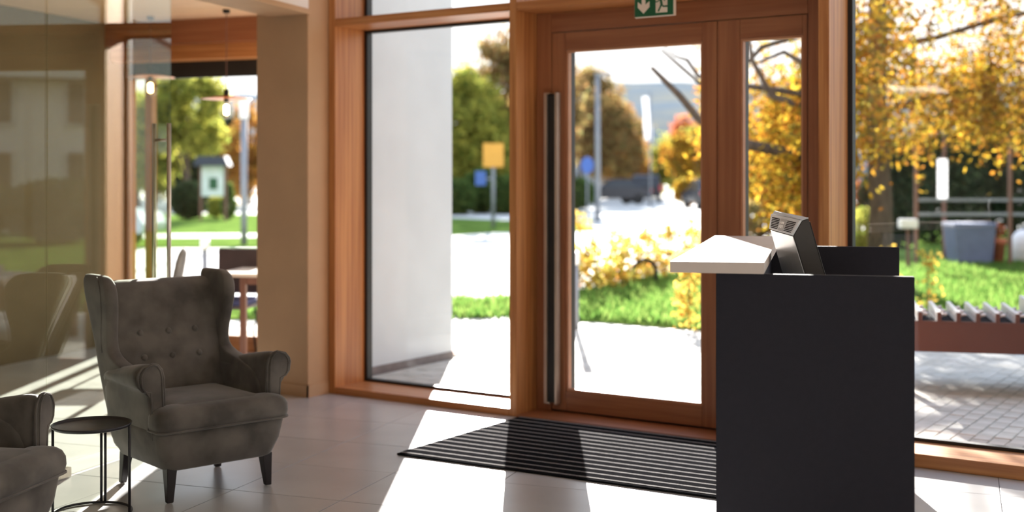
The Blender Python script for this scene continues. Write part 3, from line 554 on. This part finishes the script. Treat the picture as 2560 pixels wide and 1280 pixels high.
car('dark car half hidden by the right stile of the door', px(1772, 62), 62, math.radians(95), 'cardark')
# solid frame and objects standing in for interior reflections in the right window
pv = thing('reflection_frame', 'dark frame with a curved top rail, added for interior lines reflected in the right window', 'reflection', cam(px(2300, 21), 21, -0.03), YAW)
def lx(x, y, d=21.0): return ((x - 2300)/F*d, EYE - (y - CY)/F*d + 0.03)
for x_, dy in ((2290, 0), (2333, 0.9), (2422, 1.2), (2525, 0), (2610, 0.6)):
    a, z = lx(x_, 340); bx('post', 'brownwood', (a - 0.028, a + 0.028, dy - 0.028, dy + 0.028, 0, z), pv)
arc = []
for x_, y_ in ((2286, 347), (2330, 338), (2375, 330), (2420, 306), (2470, 293), (2510, 297), (2545, 325), (2620, 345)):
    a, z = lx(x_, y_); arc.append((a, 0, z))
MB().tube(arc, 0.035, 8).build('top_rail', 'greypost', pv, smooth=True)
for y_ in (500, 536):
    a0, z0 = lx(2288, y_); a1, z1 = lx(2620, y_ - 4); bx('rail', 'greypost', (a0, a1, -0.02, 0.02, z0 - 0.025, z0 + 0.025), pv)
t = thing('reflection_white_box', 'small white box added for a reflection, left of the reflection frame rail', 'box', cam(px(2270, 20.5), 20.5, -0.03), YAW)
bx('box_body', 'lantern', (-0.14, 0.14, -0.1, 0.1, 0.72, 0.87), t, 0.01); MB().tube([(0, 0, 0), (0, 0, 0.72)], 0.03, 8).build('stake', 'brownwood', t)
t = thing('reflection_board', 'tall narrow white board added for a reflection, hanging in the reflection frame', 'sign', cam(px(2356, 21.3), 21.3, 0), YAW)
bx('sign_board', 'flag', (-0.085, 0.085, -0.015, 0.015, 1.15, 1.85), t, 0.006); bx('dark_mark', 'slot', (-0.05, 0.05, -0.02, -0.014, 1.77, 1.81), t)
for z_ in (1.58, 1.42, 1.30): bx('grey_line', 'greypost', (-0.06, 0.06, -0.02, -0.014, z_, z_ + 0.02), t)
MB().tube([(-.06, 0, 1.85), (0, 0, 1.97), (.06, 0, 1.85)], 0.012, 6).build('hanger', 'slot', t); MB().tube([(0, 0, 1.97), (0, 0, 2.28)], 0.006, 6).build('cord', 'slot', t)
t = thing('reflection_blue_box', 'blue grey box added for a reflection, standing in the reflection frame', 'bin', cam(px(2423, 21.6), 21.6, -0.03), YAW)
MB().loft([rr(0.30, -0.28, 0.28, 0.04, 0), rr(0.36, -0.32, 0.32, 0.04, 0.72)]).build('blue_box_body', 'bluegrey', t); MB().loft([rr(0.38, -0.34, 0.34, 0.04, 0.72), rr(0.37, -0.33, 0.33, 0.04, 0.77)]).build('lid', 'bluegrey', t)
t = thing('reflection_white_form', 'white rounded form added for a reflection, at the right edge of the reflection frame', 'tank', cam(px(2562, 22), 22, -0.03), YAW)
MB().lathe([(0.20, 0), (0.24, 0.05), (0.25, 0.35), (0.22, 0.5), (0.14, 0.6), (0.06, 0.63)], 20).build('white_form_body', 'lantern', t, smooth=True); MB().lathe([(0.06, 0.63), (0.06, 0.67), (0.05, 0.68)], 14).build('cap', 'greypost', t)
t = thing('reflection_pot', 'orange pot added for a reflection, between the blue grey box and the white rounded form', 'pot', cam(px(2494, 21.5), 21.5, -0.03), YAW)
MB().lathe([(0.09, 0), (0.13, 0.4), (0.15, 0.4), (0.15, 0.5), (0.11, 0.5), (0.10, 0.42)], 18).build('pot_body', 'pot', t, smooth=True); raw_mesh('foliage', leaves(blobs([(0, 0, 0.62, 0.14, 0.16)], 120), 0.04), 4, L['red'], t)
# white house across the garden (seen mirrored in the glass partition)
t = thing('white_house', 'white house with white framed windows, mirrored in the glass partition', 'house', (9.0, 31.0, -0.03), math.radians(-28))
bx('wall', 'housewall', (-5, 5, 0, 7, 0, 4.4), t)
MB().prism([(-5.4, 4.3), (0, 7.6), (5.4, 4.3)], -0.4, 7.4).build('roof', 'roof', t); MB().prism([(-5, 4.35), (0, 7.35), (5, 4.35)], -0.42, -0.3).build('gable', 'housewall', t)
for wx in (-3.6, -1.2, 1.2, 3.6):
    for wz in (1.0, 3.0):
        f_ = bx('window_frame', 'flag', (wx - .55, wx + .55, -0.08, 0.02, wz, wz + 1.35), t, 0.01); bx('pane', 'carglass', (wx - .45, wx - .04, -0.1, -0.075, wz + .1, wz + 1.25), f_); bx('pane', 'carglass', (wx + .04, wx + .45, -0.1, -0.075, wz + .1, wz + 1.25), f_)
for k, (u_, n_, lab) in enumerate(((5.6, 25.6, 'dark evergreen shrub added to darken the mirrored view, before the left half of the white house'), (8.6, 26.2, 'dark evergreen shrub added to darken the mirrored view, before the middle of the white house'), (11.6, 25.2, 'dark evergreen shrub added to darken the mirrored view, before the right half of the white house'))):  # shrubs added to darken the bright lawn band in the mirrored view
    tree('evergreen_shrub', lab, u_*CC + n_*SS, -u_*SS + n_*CC, 1.7, [(0, 0, 0.8, 1.5, 0.75)], L['dark'], 5000, 0.09, 0.08, 2, 'shrub', 'dark evergreens in the garden')
# thin rust brown slab laid on the paving outside
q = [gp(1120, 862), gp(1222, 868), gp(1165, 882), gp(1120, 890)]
o = MB().loft([[(p.x, p.y, z) for p in q] for z in (-0.012, 0.006)]).build('brown_patch', 'rust_brown'); tag(o, 'thin rust brown patch on the paving past the end of the white outside wall', 'patch')
# rack with upright plates outside the right window
A = cam(px(2230, 8.62), 8.62); t = thing('plate_rack', 'brown steel rack with upright pale plates and pegs outside the right window', 'rack', (A.x, A.y, -0.012), YAW - math.radians(13.8))
MB().box(0, 2.1, 0, 0.03, 0.327, 0.541).build('front_beam', 'metalbrown', t, bevel=0.004); bx('top_tray', 'slot', (0.01, 2.09, 0.03, 0.74, 0.45, 0.530), t); bx('rear_beam', 'metalbrown', (0, 2.1, 0.74, 0.77, 0.327, 0.541), t, 0.004)
for lx_, ly in ((1.92, 0.03), (1.92, 0.68), (-0.02, 0.68)): bx('leg', 'metalbrown', (lx_, lx_ + 0.06, ly, ly + 0.06, 0, 0.45), t, 0.004)
for k in range(9):
    xk = 0.045 + 0.127*k + 0.127; big = k == 6
    pl = MB().prism([(0.012, 0.53), (0.012, 0.605 if not big else 0.65), (0.70, 0.615 if not big else 0.67), (0.72, 0.53)], xk, xk + 0.03, 'x').build('plate', 'plate', t, bevel=0.003)
    bx('plate_end', 'metalbrown', (xk + 0.001, xk + 0.029, 0.004, 0.012, 0.531, 0.60), pl)
    for r_ in range(4): MB().tube([(xk + 0.03, 0.06 + 0.13*r_, 0.578 + 0.008*(r_ % 2)), (xk + 0.070, 0.06 + 0.13*r_, 0.588 + 0.008*(r_ % 2))], 0.013, 7).build('peg', 'peg', pl, smooth=True)
    for r_ in range(3): MB().tube([(xk - 0.003, 0.10 + 0.13*r_, 0.575), (xk + 0.001, 0.10 + 0.13*r_, 0.575)], 0.009, 8).build('screw', 'peg', pl)

# ------------------------------------------------------------------ exit sign over the door
su0, su1 = fu(1590, NF - 0.012), fu(1686, NF - 0.012); sw = su1 - su0; ns = NF - 0.03; sh = sw/2
sg = thing('exit_sign', 'green emergency exit sign with white arrow and running figure above the door', 'sign', (su0, ns, 2.478), 0)
bx('sign_case', 'signwhite', (-0.004, sw + 0.006, 0.004, 0.03, -0.004, sh + 0.004), sg, 0.002); bx('green_face', 'green', (0, sw, 0.0, 0.005, 0, sh), sg)
k = sw/97.0
def sgn(name, pts, m, y=-0.002): MB().prism([(a*k, b*k) for a, b in pts], y, y + 0.0025).build(name, m, sg)
sgn('arrow', [(23, 6.5), (38, 21), (38, 34), (28, 26.5), (27.5, 55), (18.5, 55), (18.5, 26.5), (8.5, 34), (8.5, 21)], 'signwhite')
sgn('doorway', [(54, 6), (83, 6), (83, 56), (54, 56)], 'signwhite')
def limb(name, pts, r): MB().tube([(a*k, -0.003, b*k) for a, b in pts], r*k, 6).build(name, 'green', sg)
limb('figure_body', [(66.5, 37), (69, 24)], 3.0); limb('figure_arm', [(66, 37), (59, 31.5), (54, 31)], 1.4); limb('figure_arm', [(66, 37.5), (73, 37), (77, 32)], 1.4)
limb('figure_leg', [(68.5, 25), (73, 19.5), (84, 19.5)], 1.9); limb('figure_leg', [(68.5, 25), (65, 17), (60.5, 9)], 1.9)
MB().lathe([(0.4*k, -3.6*k), (3.2*k, -1.8*k), (3.6*k, 0), (3.0*k, 2*k), (0.4*k, 3.6*k)], 10, (67.5*k, -0.003, 44.5*k)).build('figure_head', 'green', sg)

# ------------------------------------------------------------------ doormat
mt = thing('doormat', 'black ribbed doormat with thin pale stripes lying in front of the door', 'doormat', (-4.235, 5.326, 0))
MW = 2.2; sk = 0.0545
def mq(v0, v1, z0, z1, ins=0.0):
    f = lambda u_, v_: (u_ + ins*(1 if u_ < 1 else -1), v_ + sk*u_*(1 - v_/1.25), 0)
    return [[(*f(0, v0)[:2], z), (*f(MW, v0)[:2], z), (*f(MW, v1)[:2], z), (*f(0, v1)[:2], z)] for z in (z0, z1)]
MB().loft(mq(0, 1.25, 0.0005, 0.011)).build('mat_base', 'mat_', mt)
NS = 14
for i in range(NS):
    v = 0.035 + i*(1.25 - 0.06)/(NS - 1)
    MB().loft(mq(v - 0.008, v - 0.003, 0.010, 0.0138, 0.004)).build('pale_stripe', 'stripe', mt)
    MB().loft(mq(v + 0.003, v + 0.008, 0.010, 0.0138, 0.004)).build('pale_stripe', 'stripe', mt)
    if i < NS - 1:
        gap = (1.25 - 0.06)/(NS - 1); MB().loft(mq(v + 0.014, v + gap - 0.014, 0.010, 0.0145, 0.003)).build('pile_rib', 'mat_', mt)

# ------------------------------------------------------------------ reception counter
A0 = cam(0.743, 4.50); ANG = YAW - math.radians(13.8)
ct = thing('reception_counter', 'anthracite reception counter standing end on, with a pale ledge along its left side', 'counter', (A0.x, A0.y, 0), ANG)
bx('end_panel', 'desk', (0, 0.69, 0, 0.032, 0, 1.173), ct, 0.0025); bx('end_panel', 'desk', (0.05, 0.76, 1.925, 1.955, 0, 1.173), ct, 0.0025)
bx('side_panel', 'desk', (0.10, 0.13, 0.032, 1.925, 0, 1.172), ct, 0.002); bx('worktop', 'desk', (0.13, 0.68, 0.032, 1.925, 0.90, 0.93), ct, 0.002)
bx('ledge', 'ledge', (-0.166, 0.172, -0.012, 2.05, 1.174, 1.215), ct, 0.0015, label='pale ledge board overhanging the left side')
bx('drawer_unit', 'desk', (0.15, 0.62, 1.2, 1.92, 0.0, 0.898), ct, 0.003)
# point-of-sale terminal on the counter
dn, df = 4.86, 5.16
near = [(2004.8, 551.6), (2021.7, 546), (2088, 775), (2040, 775), (1983, 589)]
far = [(1931.6, 536), (1937, 528.5), (2008, 752), (1978, 757), (1926.7, 573.4)]
base = pd(2040, 775, dn); tb = thing('payment_terminal', 'silver till terminal, its shaded sides coloured near black, with vent grille leaning on the reception counter', 'terminal', (base.x, base.y, 0.93), 0)
N = [pd(*p_, dn) - Vector((base.x, base.y, 0.93)) for p_ in near]; FA = [pd(*p_, df) - Vector((base.x, base.y, 0.93)) for p_ in far]
for l_ in (N, FA):
    for p_ in (l_[2], l_[3]): p_.z = max(p_.z, 0.03)
def quadface(name, a, b, c, d_, m, th, parent, lift=0.0):
    a, b, c, d_ = map(Vector, (a, b, c, d_)); n = (b - a).cross(d_ - a).normalized()
    return MB().loft([[p_ + n*lift for p_ in (a, b, c, d_)], [p_ + n*(lift + th) for p_ in (a, b, c, d_)]]).build(name, m, parent)
MB().loft([N, FA]).build('casing', 'shadecase', tb, bevel=0.003)
cen = sum(N + FA, Vector())/10
def outward(a, b, c, d_):
    n = (Vector(b) - Vector(a)).cross(Vector(d_) - Vector(a)); return (a, b, c, d_) if n.dot((Vector(a) + Vector(c))/2 - cen) > 0 else (d_, c, b, a)
def bil(u_, v_): return (N[0]*u_ + FA[0]*(1 - u_))*(1 - v_) + (N[4]*u_ + FA[4]*(1 - u_))*v_
nf = (bil(1, .5) - bil(0, .5)).cross(bil(.5, 1) - bil(.5, 0)).normalized()
if nf.dot(bil(.5, .5) - cen) < 0: nf = -nf
def patch(name, u0, u1, v0, v1, m, lo, hi, parent, k=1, sl=0.0):
    mb = MB()
    for lift in (lo, hi): mb.v += [tuple(bil(u0 + (u1 - u0)*i/k + sl*j/k, v0 + (v1 - v0)*j/k) + nf*lift) for j in range(k + 1) for i in range(k + 1)]
    W_ = k + 1; n_ = W_*W_
    for j in range(k):
        for i in range(k): a = j*W_ + i; mb.f += [(a, a + 1, a + W_ + 1, a + W_), (n_ + a, n_ + a + W_, n_ + a + W_ + 1, n_ + a + 1)]
    for i in range(k):
        mb.f += [(i, n_ + i, n_ + i + 1, i + 1), (k*W_ + i, k*W_ + i + 1, n_ + k*W_ + i + 1, n_ + k*W_ + i), (i*W_, (i + 1)*W_, n_ + (i + 1)*W_, n_ + i*W_), (i*W_ + k, n_ + i*W_ + k, n_ + (i + 1)*W_ + k, (i + 1)*W_ + k)]
    return mb.build(name, m, parent)
vf = patch('vent_panel', 0.0, 1.0, 0.0, 1.0, 'silver', 0.0, 0.008, tb, 10)
quadface('top_panel', *outward(N[0], N[1], FA[1], FA[0]), 'silver', 0.003, tb, 0.0005)
def bk_(u_, v_): return (N[4]*u_ + FA[4]*(1 - u_))*(1 - v_) + (N[3]*u_ + FA[3]*(1 - u_))*v_
quadface('rear_panel', *outward(bk_(0.01, 0.01), bk_(0.99, 0.01), bk_(0.99, 0.99), bk_(0.01, 0.99)), 'silver', 0.002, tb, 0.0005)
quadface('screen', *outward(N[1]*.96 + N[2]*.04, N[2]*.9 + N[1]*.1, FA[2]*.9 + FA[1]*.1, FA[1]*.96 + FA[2]*.04), 'screen', 0.002, tb, 0.0005)
for c0, c1 in ((0.07, 0.36), (0.63, 0.93)):
    for r_ in range(7):
        v_ = 0.20 + r_*0.105
        patch('vent_slot', c0, c1, v_, v_ + 0.055, 'slot', 0.0075, 0.0092, vf, 2)
bd = patch('badge', 0.40, 0.60, 0.16, 0.94, 'greybadge', 0.0075, 0.0095, tb, 3)
for v0, v1, nq in ((0.34, 0.48, 5), (0.56, 0.76, 4)):      # two illegible rows of raised strokes
    for q_ in range(nq): patch('badge_mark', 0.43 + q_*0.14/nq, 0.445 + q_*0.14/nq, v0, v1, 'signpale', 0.0093, 0.0103, bd, 1, 0.012*(1 if q_ % 2 else -1))
bx('foot', 'shadecase', (-0.12, 0.03, -0.05, 0.14, 0.0, 0.035), tb, 0.004)

# ------------------------------------------------------------------ wing armchairs
def make_armchair(name, label):
    t = thing(name, label, 'armchair', group='grey velvet wing armchairs')
    fr = MB().loft([rr(0.268, -0.255, 0.25, 0.05, 0.150), rr(0.288, -0.272, 0.27, 0.06, 0.160), rr(0.320, -0.296, 0.31, 0.06, 0.24), rr(0.335, -0.302, 0.33, 0.05, 0.325), rr(0.327, -0.292, 0.33, 0.05, 0.345)]).build('base', 'velvet', t, smooth=True)
    # back with buttons
    nx, nz = 40, 44; zb, zt = 0.40, 0.992; bt = [(bx_, bz) for bz in (0.615, 0.735) for bx_ in (-0.15, 0.0, 0.15)]
    yf = lambda z: 0.185 + (z - 0.42)*0.41
    fr_, bk2 = [], []
    for j in range(nz + 1):
        for i in range(nx + 1):
            z_ = zb + (zt - zb)*j/nz; s_ = (z_ - zb)/(zt - zb); hw = 0.268 + 0.038*s_; x_ = hw*(-1 + 2*i/nx)
            y_ = yf(z_) - 0.022*(1 - (x_/hw)**2)*math.sin(PI*min(1, max(0.02, s_)))**0.5
            for bx_, bz in bt: y_ += 0.012*math.exp(-((x_ - bx_)**2 + (z_ - bz)**2)/0.0012)
            for bz in (0.615, 0.735): y_ += 0.003*math.exp(-((z_ - bz)/0.012)**2)*(1 if abs(x_) < 0.2 else 0.3)
            if s_ > 0.93: y_ += 0.045*((s_ - 0.93)/0.07)**2; 
            fr_.append((x_, y_, z_ - (0.006*((abs(x_)/hw)**6) if s_ > .9 else 0))); bk2.append((x_*0.99, yf(z_) + 0.115 - (0.02*((s_ - 0.93)/0.07)**2 if s_ > 0.93 else 0), z_))
    b = MB(); n_ = len(fr_); b.v = fr_ + bk2; W_ = nx + 1
    for j in range(nz):
        for i in range(nx):
            a = j*W_ + i; b.f.append((a, a + 1, a + W_ + 1, a + W_)); b.f.append((n_ + a, n_ + a + W_, n_ + a + W_ + 1, n_ + a + 1))
    for i in range(nx):
        b.f.append((i, n_ + i, n_ + i + 1, i + 1)); a = nz*W_ + i; b.f.append((a, a + 1, n_ + a + 1, n_ + a))
    for j in range(nz):
        for i in (0, nx): a = j*W_ + i; b.f.append((a, a + W_, n_ + a + W_, n_ + a))
    b.build('backrest', 'velvet', t, smooth=True)
    for bx_, bz in bt:
        c_ = (bx_, yf(bz) - 0.018*(1 - (bx_/0.272)**2) + 0.008, bz)
        MB().loft([[(c_[0] + r_*math.cos(q*PI/6), c_[1] - h_, c_[2] + r_*math.sin(q*PI/6)) for q in range(12)] for r_, h_ in ((0.015, -0.008), (0.0165, 0.0), (0.014, 0.007), (0.006, 0.0105))]).build('button', 'velvet', t, smooth=True)
    # wings running down into the outer side panels
    prof = [(.180, .225, .265, -.14, .245), (.20, .235, .285, -.165, .27), (.30, .25, .320, -.195, .315), (.45, .258, .332, -.19, .365), (.545, .262, .336, -.13, .40), (.585, .263, .337, .0, .418), (.615, .265, .337, .19, .43), (.65, .268, .337, .262, .44), (.70, .272, .338, .272, .458), (.76, .277, .342, .262, .478),
            (.82, .281, .347, .247, .498), (.88, .285, .353, .236, .516), (.93, .288, .357, .233, .533), (.975, .291, .358, .243, .545), (1.005, .295, .355, .268, .552), (1.024, .302, .347, .30, .547), (1.034, .311, .338, .34, .535)]
    for s in (-1, 1):
        rings = []
        for z_, xi, xo, y0, y1 in prof:
            r_ = rr(xo, y0, y1, 0.036, z_, 5, xi); tl = 0.0
            rings.append([(s*p_[0], p_[1], p_[2]) for p_ in r_])
        wg = MB().loft(rings).build('wing', 'velvet', t, smooth=True, sub=1)
        # seam piping on the outside face
        MB().tube([(s*(xo + 0.0), y0 + 0.055 + 0.02, z_) for z_, xi, xo, y0, y1 in prof[7:16]], 0.0035, 6).build('piping', 'velvet', wg, smooth=True)
        # arm with an outward roll
        def sec(f):    # f = 0 back ... 1 front
            ro = 0.352 + 0.052*f; zt_ = 0.585 + 0.068*f; rb = zt_ - 0.045 - 0.05*f; xi = .247 + .028*f
            return [(xi - .01, .33), (xi - .004, .45), (xi, zt_ - .07), (xi + .01, zt_ - .03), (xi + .03, zt_ - .007), (.315 + .015*f, zt_), (ro - .028, zt_ - .006 - .006*f), (ro - .006, zt_ - .028 - .01*f), (ro, (zt_ + rb)/2 - .008), (ro - .006, rb - .005), (ro - .026, rb - .018 - .01*f), (.345, rb - .035), (.338, .42), (.328, .30), (.30, .185), (.28, .17), (.25, .2)]
        ys = [(.33, 0.0), (.24, 0.05), (.14, .26), (.03, .56), (-.08, .84), (-.16, 1.0), (-.212, 1.0)]
        am = MB().loft([[(s*a, y_, z_) for a, z_ in sec(f_)] for y_, f_ in ys]).build('arm', 'velvet', t, smooth=True, sub=1)
        s1 = [(a, z_) for a, z_ in sec(1.0)]; cx_ = 0.335; 
        def shrink(pts, kx): 
            return [(cx_ + (a - cx_)*kx + (0.012 if z_ < .5 else 0)*0, min(z_, 0.65) if kx == 1 else (0.40 + (z_ - 0.40)*(0.965 + 0.035*kx))) for a, z_ in pts]
        MB().loft([[(s*a, y_, z_) for a, z_ in shrink(s1, kx)] for y_, kx in ((-.204, .96), (-.222, .95), (-.228, .84))]).build('arm_front', 'velvet', am, smooth=True, sub=1)
        edge = [(s*a, -.215, z_) for a, z_ in s1[1:14]]
        MB().tube(edge, 0.0065, 7).build('piping', 'velvet', am, smooth=True)
        e2 = [(s*a, -.227, z_) for a, z_ in shrink(s1, .80)[1:13]]
        MB().tube(e2, 0.004, 6).build('piping', 'velvet', am, smooth=True)
    # T-shaped seat cushion: rounded front bar plus the part between the arms
    def cushion(hx, y0, y1, nm, par):
        return MB().loft([rr(hx - .012, y0 + .012, y1, .05, .338, 6), rr(hx - .002, y0 + .002, y1, .05, .346, 6), rr(hx + .004, y0 - .005, y1, .055, .375, 6), rr(hx + .002, y0 - .003, y1, .055, .408, 6), rr(hx - .008, y0 + .008, y1 - .004, .05, .43, 6), rr(hx - .026, y0 + .024, y1 - .012, .045, .444, 6), rr(hx - .055, y0 + .05, y1 - .03, .04, .452, 6), rr(hx - .09, y0 + .085, y1 - .055, .02, .456, 6)]).build(nm, 'velvet', par, smooth=True)
    cu = cushion(.345, -.325, -.165, 'seat_cushion', t)
    MB().loft([rr(.252, -.30, .24, .03, .338, 5), rr(.256, -.30, .245, .03, .40, 5), rr(.255, -.30, .245, .03, .428, 5), rr(.235, -.27, .23, .03, .447, 5), rr(.20, -.24, .20, .03, .459, 5), rr(.15, -.20, .15, .03, .466, 5), rr(.08, -.14, .08, .03, .469, 5)]).build('cushion_middle', 'velvet', cu, smooth=True)
    MB().tube([(p_[0], p_[1], .344) for p_ in rr(.346, -.326, -.16, .05, 0, 6)], 0.0055, 6, closed=True).build('piping', 'velvet', cu, smooth=True)
    for sx_ in (-1, 1):
        for y_, tl in ((-.232, -.012), (.24, .03)):
            MB().loft([[(sx_*(.252 + k_*.008) + a*h_, y_ + tl*k_ + b_*h_, z_) for a, b_ in ((-1, -1), (1, -1), (1, 1), (-1, 1))] for k_, h_, z_ in ((1, .0145, .004), (.5, .02, .08), (0, .026, .165))]).build('leg', 'leg', t, bevel=0.002)
            MB().lathe([(.012, 0), (.013, .004)], 10, (sx_*.26, y_ + tl, 0)).build('glide', 'plate', t)
    return t
ch = make_armchair('wing_armchair', 'grey velvet wing armchair with six back buttons, facing the door mat')
CR = math.atan2(0.66, 0.75)
c_ = cam(-1.566, 6.125); ch.location = (c_.x, c_.y, 0); ch.rotation_euler = (0, 0, YAW + CR)
ch2 = copy_tree(ch); tag(ch2, 'grey velvet wing armchair cut off by the left edge, only arm and seat in view', 'armchair')
c_ = cam(-2.158, 4.69); ch2.location = (c_.x, c_.y, 0); ch2.rotation_euler = (0, 0, YAW + math.atan2(0.985, 0.175))

# round side table
t = thing('side_table', 'small round black metal tray table between the two armchairs', 'side table', cam(-1.905, 5.60), YAW)
R_ = 0.176
MB().lathe([(0.01, .392), (R_ - .012, .392), (R_ - .004, .398), (R_, .408), (R_ - .003, .409), (R_ - .007, .402), (R_ - .018, .397), (0.01, .397)], 48).build('tray', 'tabl', t, smooth=True)
MB().tube([(R_*.985*math.cos(q*PI/24), R_*.985*math.sin(q*PI/24), .0065) for q in range(48)], 0.006, 8, closed=True).build('foot_ring', 'tabl', t, smooth=True)
for a, off in ((183, 0), (-2, 0), (93, -.008), (90, .008)):
    x_, y_ = R_*.985*math.cos(math.radians(a)), R_*.985*math.sin(math.radians(a)); MB().tube([(x_ + off*0.6, y_, 0.008), (x_ + off*0.6, y_, .398)], 0.0065, 8).build('leg', 'tabl', t, smooth=True)

# ------------------------------------------------------------------ cafe furniture and pendants
def pendant(label, x, d, z):
    c_ = cam(px(x, d), d, 0); t = thing('pendant_lamp', label, 'pendant lamp', (c_.x, c_.y, z), 0, 'copper disc pendants in the cafe')
    MB().lathe([(0.02, 0.004), (0.10, 0.012), (0.205, -0.006), (0.206, -0.010), (0.10, 0.004), (0.02, -0.004)], 36).build('shade', 'copper', t, smooth=True)
    MB().lathe([(0.008, 0.075), (0.016, 0.07), (0.022, 0.05), (0.022, 0.0), (0.020, -0.035), (0.012, -0.04)], 16).build('socket', 'black', t, smooth=True)
    MB().lathe([(0.018, -0.036), (0.034, -0.06), (0.055, -0.095), (0.058, -0.12), (0.045, -0.155), (0.014, -0.175)], 20).build('bulb', 'bulbglass', t, smooth=True)
    MB().lathe([(0.008, -0.055), (0.022, -0.065), (0.022, -0.135), (0.008, -0.142)], 10).build('filament', 'bulb', t, smooth=True)
    MB().tube([(0, 0, 0.07), (0, 0, 2.91 - z)], 0.0035, 6).build('cord', 'cord', t); MB().lathe([(0.03, 2.89 - z), (0.03, 2.919 - z)], 14).build('ceiling_cap', 'black', t)
pendant('copper disc pendant lamp hanging free in the cafe opening', 566, 10.27, 2.185)
pendant('copper disc pendant lamp seen through the glass door leaf', 376, 10.7, 2.40)
c_ = cam(px(650, 10.3), 10.3); t = thing('cafe_table', 'wooden cafe table with a sunlit top beside the beige pillar', 'table', (c_.x, c_.y, 0), CROT + math.radians(14))
bx('table_top', 'tabletop', (-0.27, 0.62, -0.38, 0.36, 0.722, 0.75), t, 0.004)
for x_, y_ in ((-0.062, -0.34), (0.5, -0.34), (-0.062, 0.29), (0.5, 0.29)): bx('leg', 'brownwood', (x_, x_ + 0.048, y_, y_ + 0.05, 0, 0.722), t, 0.003)
for y_ in (-0.33, 0.31): bx('apron', 'brownwood', (-0.02, 0.5, y_, y_ + 0.02, 0.66, 0.722), t)
c_ = cam(px(596, 10.72), 10.72); t = thing('cafe_chair', 'dark brown cafe chair with a blue seat cushion behind the cafe table', 'chair', (c_.x, c_.y, 0), YAW + math.radians(-6))
MB().loft([[(-.185, .0, .52), (.20, .0, .52), (.20, .02, .52), (-.185, .02, .52)], [(-.19, .02, .70), (.21, .02, .70), (.21, .045, .70), (-.19, .045, .70)], [(-.192, .035, .895), (.21, .035, .895), (.21, .06, .895), (-.192, .06, .895)], [(-.185, .035, .905), (.20, .035, .905), (.20, .055, .905), (-.185, .055, .905)]]).build('backrest', 'darkchair', t, bevel=0.004)
MB().loft([rr(.19, -.40, .0, .05, .42), rr(.20, -.41, .005, .05, .45)]).build('seat', 'darkchair', t); MB().loft([rr(.185, -.395, -.005, .05, .45), rr(.195, -.40, .0, .05, .47), rr(.18, -.385, -.01, .05, .50)]).build('seat_cushion', 'bluecush', t, smooth=True)
for sx_ in (-1, 1):
    for y_, b_ in ((-.36, -1), (-.03, 1)): MB().tube([(sx_*.15, y_, .43), (sx_*.175, y_ + b_*.01, .30), (sx_*.14, y_, .22), (sx_*.16, y_ + b_*.03, .01)], 0.009, 7).build('leg', 'black', t, smooth=True)
c_ = cam(px(446, 10.2), 10.2); t = thing('shell_chair', 'slim grey upholstered chair seen side on behind the glass door pulls', 'chair', (c_.x, c_.y, 0), YAW)
MB().loft([[(-.06, -.18, .46), (-.01, -.18, .46), (-.01, .18, .46), (-.06, .18, .46)], [(-.035, -.2, .66), (.02, -.2, .66), (.02, .2, .66), (-.035, .2, .66)], [(.0, -.19, .85), (.065, -.19, .85), (.065, .19, .85), (.0, .19, .85)], [(.035, -.15, .955), (.075, -.15, .955), (.075, .15, .955), (.035, .15, .955)]]).build('backrest', 'velvet', t, smooth=True, sub=1)
MB().loft([rr(-.02, -.2, .2, .05, .42, 4, -.46), rr(-.01, -.21, .21, .05, .46, 4, -.47), rr(-.02, -.2, .2, .05, .50, 4, -.46)]).build('seat', 'velvet', t, smooth=True)
for x_ in (-.41, -.06):
    for y_ in (-.17, .17): MB().tube([(x_, y_, .43), (x_ + (.03 if x_ > -.1 else -.03), y_*1.15, 0)], [.016, .011], 8).build('leg', 'leg', t, smooth=True)
print('triangles', sum(len(o.data.polygons)*2 for o in SC.objects if o.type == 'MESH'), 'objects', len(SC.objects))
